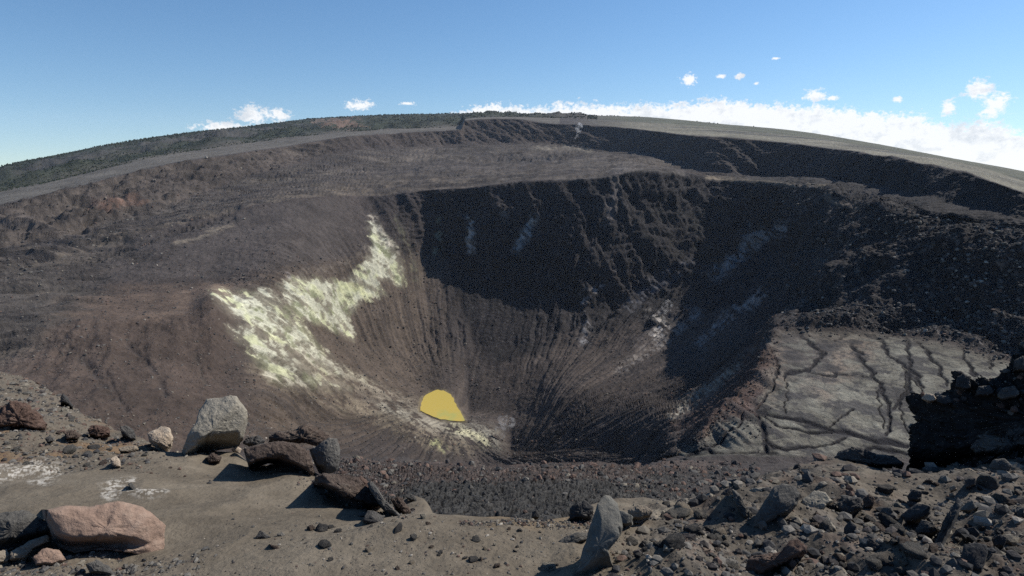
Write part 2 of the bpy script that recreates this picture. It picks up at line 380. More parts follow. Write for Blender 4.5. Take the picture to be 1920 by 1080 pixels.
# broad relief, then octaves down to the cell size
nrmv = normals(X, Y, Z)
LAKE = (-119.0, 991.0)
lk_r = np.hypot(X - LAKE[0], Y - LAKE[1]); lk_t = np.arctan2(X - LAKE[0], Y - LAKE[1])
inbowl = sm(3.2, 4.0, SS) * (1 - sm(8.0, 9.0, SS)) * sm(395, 520, PX) * (1 - sm(1380, 1520, PX))
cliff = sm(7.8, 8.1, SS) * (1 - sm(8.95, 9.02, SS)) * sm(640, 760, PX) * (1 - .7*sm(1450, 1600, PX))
wall = sm(10.9, 11.15, SS) * (1 - sm(11.93, 12.0, SS)) 
flatfloor = sm(9.0, 9.1, SS) * (1 - sm(10.8, 11.1, SS))
plateauR = sm(2.6, 3.4, SS) * (1 - sm(4.9, 5.05, SS)) * sm(0, 26, PX - np.interp(PY, [622, 645, 715, 772, 828, 860], [1452, 1436, 1398, 1348, 1296, 1262]))
hills = sm(13.0, 13.25, SS)
plain = sm(12.0, 12.1, SS) * (1 - hills * (PX < 1050))
rub = sm(5.0, 5.4, SS) * (1 - sm(9.5, 10.8, SS)) * sm(1430, 1520, PX)            # block field, right
shelf = sm(0.9, 1.1, SS) * (1 - sm(1.9, 2.05, SS)) * (1 - sm(1150, 1400, PX)) * sm(560, 660, PX)
leftS = (1 - sm(380, 520, PX)) * sm(2.0, 3.0, SS) * (1 - sm(7.6, 8.1, SS))
rough = 0.9 + 1.0 * rub + 0.55 * cliff + 0.35 * wall - 0.05 * flatfloor - 0.86 * plateauR - 0.62 * plain + 0.1 * leftS - .35 * shelf
leftplat = sm(6.9, 7.1, SS) * (1 - sm(7.85, 8.05, SS)) * (1 - sm(400, 470, PX))
rough -= 0.6 * leftplat
rough = np.clip(rough, 0.08, 3)
disp = np.zeros_like(X)
lam = 420.0
k = 0
while lam > 0.25:
    w = sm(1.3, 3.0, lam / foot) * sm(0.0, 1.0, np.clip(Dst * 0.22 / lam, 0, 1))
    if w.max() > 0.01:
        amp = 0.060 * lam ** 0.95 * (0.55 if lam > 60 else 1.0) * (1 + 1.9 * np.exp(-(lam / (7 * foot)) ** 2))
        nz = pn3(X / lam + 3.1 * k, Y / lam + 1.7 * k, Z / lam * 1.2 + k)
        if lam < 60: nz = np.where(rough > 0.75, 0.55 - np.abs(nz) * 2.0, nz) if k % 2 else nz
        disp += amp * w * nz
    lam /= 1.9; k += 1
fadeb = sm(0.0, 0.6, SS) 
# lakeside must stay quiet; silhouettes keep their line
quiet = 1 - 0.55 * np.exp(-((SS - 14) / 0.5) ** 2) - .5 * np.exp(-((SS - 12) / .12) ** 2)
disp *= rough * quiet * (1 - .7 * plateauR)
disp += hills * (PX < 1100) * fbm(X / 260, Y / 260, Z / 260, 4, .55, 211) * 34 * (1 - sm(13.75, 13.95, SS))
tw = sm(800, 1000, PX)
cxx, cyy = LAKE[0] + tw * (-15 - LAKE[0]), LAKE[1] + tw * (765 - LAKE[1])
lk_t = np.arctan2(X - cxx, Y - cyy)
# gullies down the scree towards the lake
gul = fbm(lk_t * 16 + .6 * fbm(X/120, Y/120, Z/120, 2), lk_r / 420, 0 * X, 4, .55, 3.3)
disp += inbowl * (1 - np.clip(cliff, 0, 1)) * gul * 4.0 * sm(50, 300, lk_r)
gul2 = fbm(lk_t * 48 + .5 * fbm(X/60, Y/60, Z/60, 2), lk_r / 300, 0 * X, 3, .6, 13.3)
disp += inbowl * (1 - np.clip(cliff, 0, 1)) * gul2 * 3.0 * sm(50, 300, lk_r)
# buttresses and ledges on the cliffs
fl = fbm(X / 60 + Y / 90, Y / 200, Z / 260, 4, .55, 9.1)
st = fbm(X / 90, Y / 90, Z / 14.0, 4, .62, 2.2)
disp += cliff * (fl * 13 + st * 4.0) + wall * (fl * 13 + st * 3) * sm(500, 1400, Dst) * (.28 + .72 * sm(560, 760, PX))
wA = fbm(X / 60, Y / 60, Z / 60, 5, .6, 2.0); wB = fbm(X / 22, Y / 22, Z / 22, 4, .6, 12.0); wC = fbm(X / 250, Y / 250, Z / 250, 4, .55, 22.)
qx = PX + 26 * wA + 9 * wB; qy = PY + 15 * wA + 6 * wB
lt = sm(5.5, 7, SS) * (1 - sm(11.9, 12.02, SS)) * (1 - sm(60, 180, qx - (600 - qy) * .9))
outw = sm(10.95, 11.1, SS) * (1 - sm(11.95, 12.0, SS)) * (1 - sm(560, 700, qx))
spk3 = fbm(X / 7, Y / 7, Z / 7, 2, .6, 331)
shade_m = poly_in(PX + 22 * wA + 8 * wB, PY + 16 * wA + 6 * wB, [(812,352),(818,470),(858,590),(925,695),(1010,655),(1110,612),(1250,618),(1420,572),(1480,480),(1480,300),(1160,300),(1040,336)], 14) * (SS > 5) * (SS < 9.02)  # outline of the shadowed part of the bowl
upm = shade_m * sm(5.6, 7.4, SS) * (1 - sm(8.9, 9.02, SS)) * sm(960, 1130, PX + (620 - PY) * .8) * (1 - sm(1430, 1520, PX))
wL = fbm(X / 130, Y / 130, Z / 130, 2, .5, 66)
# brown slope at left: long ribs running down to the right
rib = fbm((X * .8 + Y * .42) / 42, (Y * .8 - X * .42) / 260, Z / 200, 4, .55, 6.4)
disp += flatfloor * (.45 - 1.5 * np.abs(fbm(X / 300, Y / 70, Z / 200, 4, .58, 19.3))) * 11.0 * (PX < 1400)
scarp = fbm((X * .9 + Y * .4) / 500, (Y * .9 - X * .4) / 75, Z / 30, 4, .55, 29.3)
disp += (lt + outw) * np.clip(.35 - np.abs(scarp) * 1.6, -.6, .35) * 17.0
disp += leftS * rib * 6.0 * (1 - leftplat) * sm(-.6, .5, wL)
spur = fbm(lk_t * 9 + .8 * fbm(X/150, Y/150, Z/150, 3), lk_r / 500, Z / 300, 5, .55, 43.3)
disp += upm * (.4 - np.abs(spur) * 2.0) * 9 + upm * fbm(X / 40, Y / 40, Z / 26, 5, .62, 53.) * 4
# block field mounds (and the old scarps)
disp += rub * fbm(X / 34, Y / 34, Z / 34, 3, .6, 8.8) * 6.0
nearfade = np.clip(Dst / 260, 0.02, 1)
disp = np.where(Dst < 260, disp * np.clip(.25 + .75 * Dst / 260, .0, 1), disp)
lakem = np.exp(-((np.maximum(lk_r - 60, 0)) / 50.0) ** 2) * (SS > 4.9) * (SS < 6.6)
disp *= 1 - .8 * lakem
Xd, Yd, Zd = X + nrmv[..., 0] * disp, Y + nrmv[..., 1] * disp, Z + nrmv[..., 2] * disp

# cracks of the right plateau and of the near black lava
CR = [([(1420,770),(1445,776),(1500,790),(1560,806),(1620,820),(1700,836)], 4.0), ([(1418,768),(1424,800),(1430,830),(1442,850)], 4.5),
      ([(1424,778),(1470,800),(1520,808),(1560,812)], 2.2),
      ([(1633,627),(1650,642),(1663,660),(1707,693),(1733,727)], 3.0), ([(1700,630),(1703,660),(1706,700),(1700,740),(1680,762)], 3.4),
      ([(1597,648),(1625,680),(1640,712),(1660,742),(1672,765),(1670,790),(1660,815)], 3.4), ([(1720,640),(1745,665),(1765,695),(1780,722)], 2.8),
      ([(1640,700),(1650,760),(1655,800)], 1.6), ([(1602,770),(1570,785),(1553,800)], 1.7), ([(1470,700),(1476,735),(1470,770)], 1.2),
      ([(1290,860),(1340,835),(1385,800),(1396,780)], 1.9), ([(1410,858),(1450,845),(1500,867),(1570,869),(1600,852),(1640,838),(1700,852)], 3.8),
      ([(1800,645),(1810,678),(1832,702)], 3.0), ([(1850,655),(1862,690)], 2.2), ([(1690,690),(1720,720),(1740,760)], 1.8), ([(1566,640),(1590,625),(1640,632),(1700,628)], 2),
      ([(1500,690),(1540,700),(1600,705),(1640,712)], 1.1), ([(1430,830),(1480,842),(1540,838),(1580,822)], 2.0), ([(1310,845),(1360,850),(1420,848)], 1.4),
      ([(1700,700),(1690,760),(1700,800),(1720,850)], 1.3), ([(1440,640),(1460,690),(1440,740),(1418,768)], 2.2), ([(1500,625),(1545,660),(1520,690),(1470,700)], 3.0)]
wx = PX + 9 * fbm(X / 14, Y / 14, Z / 14, 3, .6, 1.0); wy = PY + 6 * fbm(X / 14, Y / 14, Z / 14, 3, .6, 4.0)
crack = np.zeros_like(X); crack_c = np.zeros_like(X)
sel = plateauR > 0.02
for pts, w in CR:
    d = seg_dist(wx[sel], wy[sel], pts); crack[sel] = np.maximum(crack[sel], np.exp(-(d / (w * .8)) ** 2)); crack_c[sel] = np.maximum(crack_c[sel], np.exp(-(d / (w * 1.25)) ** 2))
# fine net of cooling cracks
def worley2(x, y, seed=0):
    """distance to the second minus the first nearest jittered point"""
    xi, yi = np.floor(x), np.floor(y)
    b1 = np.full(x.shape, 9.0, np.float32); b2 = b1.copy()
    for i in (-1, 0, 1):
        for j in (-1, 0, 1):
            cx, cy = xi + i, yi + j
            h = PERM[PERM[(cx.astype(np.int64) + seed) & 255] + (cy.astype(np.int64) & 255)] & 255
            h2 = PERM[h + 7] & 255
            d = np.hypot(cx + h / 255.0 - x, cy + h2 / 255.0 - y)
            b2 = np.minimum(b2, np.maximum(b1, d)); b1 = np.minimum(b1, d)
    return b2 - b1
wpx, wpy = X + 5 * fbm(X / 20, Y / 20, Z / 20, 3), Y + 5 * fbm(X / 20, Y / 20, Z / 20, 3, .5, 8)
net = np.zeros_like(X)
net[sel] = np.exp(-(worley2(wpx[sel] / 15, wpy[sel] / 19) / 0.055) ** 2)
net2 = np.zeros_like(X); net2[sel] = np.exp(-(worley2(wpx[sel] / 5.5, wpy[sel] / 6.5, 5) / 0.07) ** 2)
sh = shelf > .02
wsx, wsy = X * 1.7 + .9 * fbm(X / 4, Y / 4, Z / 4, 3), Y * 1.2 + 1.8 * fbm(X / 4, Y / 4, Z / 4, 3, .5, 8)
snet = np.zeros_like(X)
snet[sh] = np.maximum(np.exp(-(worley2(wsx[sh] / 1.7, wsy[sh] / 2.6) / 0.09) ** 2), .6 * np.exp(-(worley2(wsx[sh] / .6, wsy[sh] / .95, 3) / 0.10) ** 2))
Zd -= plateauR * (crack * 1.3 + net * .22 + net2 * .15)
Zd += shelf * fbm(X / 1.6, Y / 2.2, Z / 2, 5, .6, 401) * .22
Zd -= shelf * snet * .16 * np.clip(Dst / 30, .5, 3)
lk_pts = [(787,770),(788,757),(791,749),(797,742),(808,735),(820,731),(832,732),(841,737),(850,746),(853,756),(858,764),(864,774),(870,784),(872,789),(850,789),(826,786),(804,778),(791,771)]
LZ = ray_pt(825., 730., 1064.)[2] + 1.0
inl = poly_in(PX, PY, [((x - 828) * 1.02 + 828, (y - 760) * 1.02 + 760) for x, y in lk_pts], 1.5) * (SS > 4.7) * (SS < 6.6)
near_l = poly_in(PX, PY, lk_pts, 14) * (SS > 4.7) * (SS < 6.6)
Zd = np.where(inl > .02, np.minimum(Zd, LZ - 0.7), Zd)

# ---- colours (rock tones, with shade painted into the darker zones) ----
def C(r, g, b): return np.array([r, g, b], np.float32)
col = np.zeros(X.shape + (3,), np.float32) + C(.058, .050, .047)
def blend(mask, c): 
    global col
    mk = np.clip(mask, 0, 1)[..., None].astype(np.float32); col = col * (1 - mk) + np.asarray(c, np.float32) * mk
blend(inbowl * sm(880, 1000, PX) * .7, C(.058, .049, .045))
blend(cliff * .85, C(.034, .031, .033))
blend(inbowl * sm(980, 1180, PX) * (1 - sm(640, 560, PY)) * 0, C(.03, .03, .03))
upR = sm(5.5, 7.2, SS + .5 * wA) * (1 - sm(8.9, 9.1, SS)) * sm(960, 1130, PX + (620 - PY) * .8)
blend(np.maximum(shade_m, .8 * upR * (PX > 1400)) * .92, C(.018, .017, .019))  # the bowl's shadow, painted in as near-black rock
brown_side = sm(4.0, 5.0, SS) * (1 - sm(7.8, 8.2, SS)) * (1 - sm(760, 860, qx)) * sm(420, 520, qx)
blend(brown_side * .75, C(.098, .080, .064))
blend(leftS * .8, C(.082, .064, .054))
blend(leftplat * (0.7 + .5 * wA), C(.120, .092, .073))
blend(lt, C(.080, .074, .069))
blend(outw * .85, C(.082, .072, .066))
blend(poly_in(qx, qy, [(150,392),(190,378),(240,366),(270,370),(240,384),(170,392)], 6) * .6, C(.19, .115, .09))
blend(flatfloor * (1 - sm(1200, 1330, qx)) * .9, C(.085, .076, .069))
blend(flatfloor * sm(.05, .35, wB + .5 * wA) * .45, C(.060, .056, .056))
tnear = sm(9.0, 9.02, SS) * (1 - sm(9.3, 9.7, SS)) * sm(90, 140, PX) * (1 - sm(850, 1000, PX))
blend(tnear * .6 * sm(-.3, .3, wB), C(.135, .115, .090))
blend(plain * (PX < 1050) * .9, C(.110, .099, .084))
blend(sm(12.0, 12.03, SS) * sm(1050, 1250, PX) * (0.92), C(.165, .152, .115))
band = fbm(X / 900, Y / 160, Z / 50, 4, .6, 7)
blend(sm(12.4, 12.8, SS) * sm(1050, 1250, PX) * sm(.0, .25, band) * .85, C(.06, .06, .055))
blend(sm(12.0, 12.03, SS) * sm(1050, 1250, PX) * sm(.05, .35, fbm(X / 160, Y / 30, Z / 20, 4, .6, 97)) * .6, C(.085, .08, .066))
forest_m = hills * (1 - sm(980, 1100, PX))
blend(forest_m * .95, C(.030, .036, .025))
blend(forest_m * poly_in(qx, qy, [(590,232),(625,222),(680,226),(660,240),(600,240)], 3), C(.15, .10, .075))
blend(hills * sm(1050, 1180, PX) * .7, C(.07, .075, .05))
scp = sm(13.42, 13.55, SS + .1 * wC) * (1 - sm(13.78, 13.88, SS + .06 * wC)) * forest_m * (1 - sm(560, 640, PX))
blend(scp * sm(-.35, .1, wC) * .9, C(.055, .052, .048))
blend(shade_m * sm(.36, .6, spk3) * .55, C(.08, .078, .08))
# the block field: broken rock, its colour darkened to stand for shade
blend(rub * .85, C(.034, .032, .033))
spk = fbm(X / 5, Y / 5, Z / 5, 2, .6, 31)
blend(rub * sm(.38, .6, spk) * .8, C(.14, .13, .125))
# light benches on the right
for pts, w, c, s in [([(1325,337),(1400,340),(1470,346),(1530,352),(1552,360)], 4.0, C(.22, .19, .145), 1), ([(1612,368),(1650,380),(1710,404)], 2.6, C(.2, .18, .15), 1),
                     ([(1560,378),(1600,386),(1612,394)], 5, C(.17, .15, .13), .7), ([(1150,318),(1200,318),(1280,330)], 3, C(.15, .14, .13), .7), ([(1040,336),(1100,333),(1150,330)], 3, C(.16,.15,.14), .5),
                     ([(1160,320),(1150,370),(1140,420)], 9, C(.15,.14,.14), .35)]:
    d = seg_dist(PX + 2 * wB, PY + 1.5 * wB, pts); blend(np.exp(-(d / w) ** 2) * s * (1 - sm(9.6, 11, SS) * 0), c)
# right plateau
blend(plateauR, C(.128, .118, .095))
blend(plateauR * sm(-.25, .45, wB) * .5, C(.160, .152, .124))
blend(plateauR * poly_in(qx, qy, [(1440,625),(1500,640),(1640,625),(1640,680),(1590,700),(1560,760),(1480,700),(1430,760)], 14) * .65, C(.175, .13, .10))
blend(plateauR * poly_in(qx, qy, [(1480,625),(1580,640),(1570,690),(1500,720),(1470,690)], 10) * .75, C(.06, .055, .053))
blend(plateauR * sm(.2, .5, fbm(X/30, Y/30, Z/30, 4, .6, 40)) * .55, C(.07, .066, .06))
blend(plateauR * np.clip(net * .85 + net2 * .55, 0, 1), C(.055, .052, .048))
deb = fbm(X/16, Y/16, Z/16, 4, .65, 140); near_c = np.exp(-(np.minimum(seg_dist(PX, PY, CR[0][0]), np.minimum(seg_dist(PX, PY, CR[5][0]), seg_dist(PX, PY, CR[4][0]))) / 16) ** 2)
blend(plateauR * sm(.10, .3, deb + .35 * near_c - .12) * .8, C(.045, .042, .042))
blend(plateauR * sm(.1, .5, -deb) * .45, C(.185, .178, .145))
blend(plateauR * np.clip(crack_c * 2.2 - .3, 0, 1), C(.016, .015, .017))
# red rubble on its left edge
rr = poly_in(qx, qy, [(1265,800),(1300,770),(1360,735),(1420,640),(1450,660),(1430,720),(1400,780),(1330,800),(1290,815)], 12)
blend(rr * .8 * (SS < 7), C(.105, .066, .054))
# near shelf: black lava and brown clinker above it
blend(shelf, C(.078, .074, .068)); blend(shelf * sm(0, .5, fbm(X / 6, Y / 6, Z / 6, 3, .5, 50)) * .7, C(.085, .08, .073))
blend(shelf * np.clip(snet * 1.3, 0, 1) * .95, C(.014, .013, .014))
clink = sm(1.68, 1.82, SS + .1 * wB) * (1 - sm(2.05, 2.2, SS)) * (1 - sm(1280, 1420, PX)) * sm(560, 640, PX)
clink = np.maximum(clink, sm(0.9, 1.0, SS) * (1 - sm(2.0, 2.1, SS)) * sm(520, 560, PX) * (1 - sm(740, 820, PX + 2 * (PY - 900))))
blend(clink * .85, C(.085, .066, .058))
spk2 = fbm(X / 2.2, Y / 2.2, Z / 2.2, 3, .7, 61); blend(clink * sm(.2, .6, spk2) * .6, C(.14, .10, .082))
# sulphur and bleached rock
ny = (PY - 560) * .8
su, sv = (PX * .80 + PY * .60), (-PX * .60 + PY * .80)          # along / across the run of the slope below the headland
sn = fbm(su / 70 + .25 * wB, sv / 10, Z / 90, 6, .68, 71)
sn2 = fbm(su / 26, sv / 6, Z / 40, 5, .65, 77)
SUL = [([(404,552),(450,556),(500,548),(540,585),(590,650),(640,705),(600,690),(540,650),(480,612),(430,585)], 16, .95),
       ([(428,612),(470,606),(520,640),(560,668),(600,705),(650,728),(580,728),(510,712),(480,670)], 12, .62),
       ([(520,540),(560,522),(640,528),(700,515),(722,552),(682,560),(655,592),(662,638),(606,612),(560,600),(540,575)], 8, .92),
       ([(690,400),(712,424),(745,470),(758,500),(757,538),(724,520),(700,545),(660,560),(655,520),(690,488),(700,450)], 8, .9)]
smask = np.zeros_like(X); vis = (SS > 3.9) & (SS < 8.6)
for pts, soft, s in SUL:
    smask = np.maximum(smask, poly_in(PX + 7 * wB, PY + 5 * wB, pts, soft) * s)
smask *= vis
blot = fbm(X / 26, Y / 26, Z / 26, 5, .62, 301)
white = np.clip((smask * 1.15 - .74 + .8 * sn + .6 * sn2 + .85 * blot) * 1.9, 0, 1) * (smask > .02)
blend(smask * .72, C(.215, .20, .15))
green = sm(.0, .5, fbm(X / 45, Y / 45, Z / 45, 3, .6, 81))
blend(smask * green * .55, C(.20, .23, .12))
blend(np.clip(white * 1.1, 0, 1) * .9, C(.40, .395, .31)); yl = sm(.0, .5, fbm(X / 50, Y / 50, Z / 50, 3, .6, 311)); blend(np.clip(white * 1.6, 0, 1) * yl * .5, C(.40, .42, .22))
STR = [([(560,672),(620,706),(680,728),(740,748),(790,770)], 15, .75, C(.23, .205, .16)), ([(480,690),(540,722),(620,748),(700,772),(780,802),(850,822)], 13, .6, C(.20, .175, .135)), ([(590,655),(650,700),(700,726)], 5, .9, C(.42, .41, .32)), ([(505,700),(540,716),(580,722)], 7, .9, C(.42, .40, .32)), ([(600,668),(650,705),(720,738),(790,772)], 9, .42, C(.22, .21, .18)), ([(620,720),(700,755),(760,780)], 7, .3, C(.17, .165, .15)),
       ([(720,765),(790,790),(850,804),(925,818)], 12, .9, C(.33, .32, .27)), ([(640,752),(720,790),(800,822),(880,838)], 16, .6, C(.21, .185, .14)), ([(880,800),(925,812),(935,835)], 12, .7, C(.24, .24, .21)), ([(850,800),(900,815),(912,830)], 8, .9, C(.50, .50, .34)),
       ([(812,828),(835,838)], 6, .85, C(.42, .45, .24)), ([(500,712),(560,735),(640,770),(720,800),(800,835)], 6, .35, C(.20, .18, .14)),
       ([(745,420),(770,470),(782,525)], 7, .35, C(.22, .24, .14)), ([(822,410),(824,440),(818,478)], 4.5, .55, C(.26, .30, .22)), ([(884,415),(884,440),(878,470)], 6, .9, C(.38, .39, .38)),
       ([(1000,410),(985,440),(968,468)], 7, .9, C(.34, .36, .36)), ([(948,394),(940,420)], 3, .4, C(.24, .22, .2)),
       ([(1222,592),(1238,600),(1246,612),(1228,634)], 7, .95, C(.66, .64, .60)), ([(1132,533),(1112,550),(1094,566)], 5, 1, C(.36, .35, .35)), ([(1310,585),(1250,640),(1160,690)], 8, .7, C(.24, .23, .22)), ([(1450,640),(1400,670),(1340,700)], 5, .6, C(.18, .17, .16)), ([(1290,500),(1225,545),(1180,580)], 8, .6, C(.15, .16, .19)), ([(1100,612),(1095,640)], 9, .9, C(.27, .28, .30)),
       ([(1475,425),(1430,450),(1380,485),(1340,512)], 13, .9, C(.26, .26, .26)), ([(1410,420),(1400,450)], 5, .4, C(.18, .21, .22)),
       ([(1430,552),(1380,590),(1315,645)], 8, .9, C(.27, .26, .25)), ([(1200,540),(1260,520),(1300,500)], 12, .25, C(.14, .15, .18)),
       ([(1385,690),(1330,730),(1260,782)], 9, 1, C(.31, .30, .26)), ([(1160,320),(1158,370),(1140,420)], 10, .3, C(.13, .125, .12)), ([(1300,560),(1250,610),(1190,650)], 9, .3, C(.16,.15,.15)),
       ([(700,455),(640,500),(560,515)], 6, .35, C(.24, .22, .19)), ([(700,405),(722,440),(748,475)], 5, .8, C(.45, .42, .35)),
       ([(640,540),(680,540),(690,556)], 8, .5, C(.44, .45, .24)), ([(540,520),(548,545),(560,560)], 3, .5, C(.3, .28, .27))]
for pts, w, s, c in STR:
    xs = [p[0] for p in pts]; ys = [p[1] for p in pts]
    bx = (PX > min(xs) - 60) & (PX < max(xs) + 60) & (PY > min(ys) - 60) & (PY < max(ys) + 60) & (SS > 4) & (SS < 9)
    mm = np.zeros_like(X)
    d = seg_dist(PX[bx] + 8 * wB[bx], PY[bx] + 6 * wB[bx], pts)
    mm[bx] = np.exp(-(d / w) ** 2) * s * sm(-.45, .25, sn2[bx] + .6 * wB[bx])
    blend(mm, c)  # pale deposits; on shaded walls brightened, standing in for sunlit ridges
blend(inbowl * sm(0, .4, gul2 + .3 * gul) * .6 * (1 - shade_m) * (1 - np.clip(smask * 2, 0, 1)) , C(.045, .041, .041)); blend(inbowl * sm(.1, .6, -gul2) * .3 * (1 - shade_m) * (1 - np.clip(smask * 2, 0, 1)), C(.12, .105, .092))
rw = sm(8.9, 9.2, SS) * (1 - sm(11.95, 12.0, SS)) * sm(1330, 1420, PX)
blend(rw * .9, C(.030, .029, .031))  # upper right wall blackened in colour so it reads as shaded
blend(sm(8.0, 8.15, SS) * (1 - sm(8.95, 9.0, SS)) * (1 - sm(620, 700, PX)) * sm(80, 150, PX) * .7, C(.066, .060, .058))
fr_ = np.abs(fbm(X / 300, Y / 70, Z / 200, 4, .58, 19.3)); blend(flatfloor * (1 - sm(.02, .07, fr_)) * .75 * (PX < 1400), C(.035, .032, .032))
sr_ = np.abs(scarp); blend((lt + outw) * (1 - sm(.02, .09, sr_)) * .6, C(.042, .038, .037)); blend((lt + outw) * sm(.3, .6, sr_) * .4, C(.11, .098, .085))
lf = fbm(X / 220 + .3 * wA, Y / 26, Z / 60, 5, .62, 91)
blend(flatfloor * sm(.12, .4, lf) * .65 * (PX < 1330), C(.05, .047, .048)); blend(flatfloor * sm(.15, .5, -lf) * .35 * (PX < 1330), C(.17, .155, .135))
for pts, w, c, s_ in [([(120,494),(200,476),(300,447),(400,420),(440,410)], 5, C(.04,.038,.038), .8), ([(310,440),(370,425),(430,402)], 3.5, C(.035,.033,.034), .8), ([(330,458),(380,446),(436,424)], 4, C(.17,.15,.12), .7),
                     ([(240,378),(330,352),(430,330),(520,312)], 4, C(.055,.05,.05), .5), ([(60,410),(200,372),(330,342)], 5, C(.06,.055,.055), .4), ([(520,330),(600,318),(660,300)], 5, C(.05,.047,.05), .6),
                     ([(930,296),(1000,300),(1060,292)], 7, C(.04,.04,.042), .8), ([(1000,280),(1060,278),(1110,284)], 3, C(.2,.19,.16), .7), ([(660,320),(760,318),(860,330)], 4, C(.05,.048,.05), .6),
                     ([(700,300),(800,296),(900,300)], 5, C(.16,.145,.125), .4), ([(440,345),(560,338),(640,325)], 5, C(.15,.135,.115), .5), ([(60,585),(150,548),(330,540),(480,520)], 3, C(.05,.046,.045), .6),
                     ([(470,560),(380,590),(300,580),(220,600)], 3.5, C(.07,.06,.055), .5), ([(245,640),(290,690),(312,740)], 6, C(.045,.04,.04), .8), ([(120,640),(170,690),(210,745)], 8, C(.05,.045,.043), .7), ([(200,700),(225,750),(240,770)], 4, C(.045,.04,.04), .6), ([(370,660),(385,720)], 5, C(.055,.05,.045), .5)]:
    xs = [p[0] for p in pts]; ys = [p[1] for p in pts]
    bx = (PX > min(xs) - 40) & (PX < max(xs) + 40) & (PY > min(ys) - 40) & (PY < max(ys) + 40) & (SS > 3)
    mm = np.zeros_like(X); mm[bx] = np.exp(-(seg_dist(PX[bx] + 7 * wB[bx], PY[bx] + 4 * wB[bx], pts) / w) ** 2) * s_ * sm(-.5, .1, wB[bx] + .5 * wA[bx])
    blend(mm, c)  # dark strokes along terrace edges paint in the ledge shadows
    if c[0] < .063: Zd -= mm * Dst * .0042
ring = np.exp(-(seg_dist(PX + 2.5 * wB, PY + 2 * wB, lk_pts + [lk_pts[0]]) / 3.0) ** 2) * (SS > 4.7) * (SS < 6.6)
blend(ring * .55, C(.17, .15, .09))
# overall mottling of the loose rock
mot = 1 + .22 * wA + .20 * wB + .25 * wC
col *= np.clip(mot, .45, 1.7)[..., None]
brn = ((SS > 3.9) & (SS < 12.0))[..., None] * (1 - np.clip(smask * 1.5 + plateauR, 0, 1))[..., None]
col *= 1 - brn * C(.13, .18, .22)
col = np.clip(col, .012, .75)
nr, nc = X.shape
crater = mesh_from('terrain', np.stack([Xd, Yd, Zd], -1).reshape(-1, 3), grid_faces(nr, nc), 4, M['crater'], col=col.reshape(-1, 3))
tag(crater, kind='structure')
CR_GRID = (Xd, Yd, Zd, PX, PY, SS)

# ---- the lake -------------------------------------------------------------
poly = []
for i in range(len(lk_pts)):
    a = lk_pts[i]; b = lk_pts[(i + 1) % len(lk_pts)]
    for t in (0, .33, .66):
        poly.append((a[0] + (b[0] - a[0]) * t + random.Random(i * 3 + t).uniform(-1.3, 1.3), a[1] + (b[1] - a[1]) * t + random.Random(i * 7 + t + 50).uniform(-.9, .9)))
co = []
for (x, y) in poly:
    q = ray_pt(float(x), float(y), 1000.); s = LZ / q[2]; co.append((q[0] * s, q[1] * s, LZ))
cxm = sum(c[0] for c in co) / len(co); cym = sum(c[1] for c in co) / len(co)
mt, t, b = new_mat('sulphur_water'); b.inputs['Roughness'].default_value = .18; b.inputs['Specular IOR Level'].default_value = .45
tcn = t.nodes.new('ShaderNodeTexCoord'); a_ = noise_n(t, .03, 8, .62, tcn.outputs['Object'])
sp = t.nodes.new('ShaderNodeSeparateXYZ'); t.links.new(tcn.outputs['Object'], sp.inputs[0])
g1 = mth('ADD', mth('MULTIPLY', mth('ADD', mth('MULTIPLY', sp.outputs[1], -1.0, tree=t), cym - 10, tree=t), .009, tree=t), mth('MULTIPLY', mth('SUBTRACT', a_, .5, tree=t), 3.2, tree=t), clamp=True, tree=t)
cr = t.nodes.new('ShaderNodeValToRGB'); cr.color_ramp.elements[0].color = (.45, .345, .085, 1); cr.color_ramp.elements[1].color = (.31, .345, .12, 1)
cr.color_ramp.elements[0].position = .2; cr.color_ramp.elements[1].position = .9
t.links.new(g1, cr.inputs[0]); t.links.new(cr.outputs[0], b.inputs['Base Color'])
me = bpy.data.meshes.new('water')
nn = len(co); lower = [(x, y, z - 3) for x, y, z in co]
me.from_pydata(co + lower + [(cxm, cym, LZ)], [], [(i, (i + 1) % nn, 2 * nn) for i in range(nn)] + [(i + nn, (i + 1) % nn + nn, (i + 1) % nn, i) for i in range(nn)])
me.materials.append(mt); water = bpy.data.objects.new('water', me); sc.collection.objects.link(water)
tag(water, kind='structure')
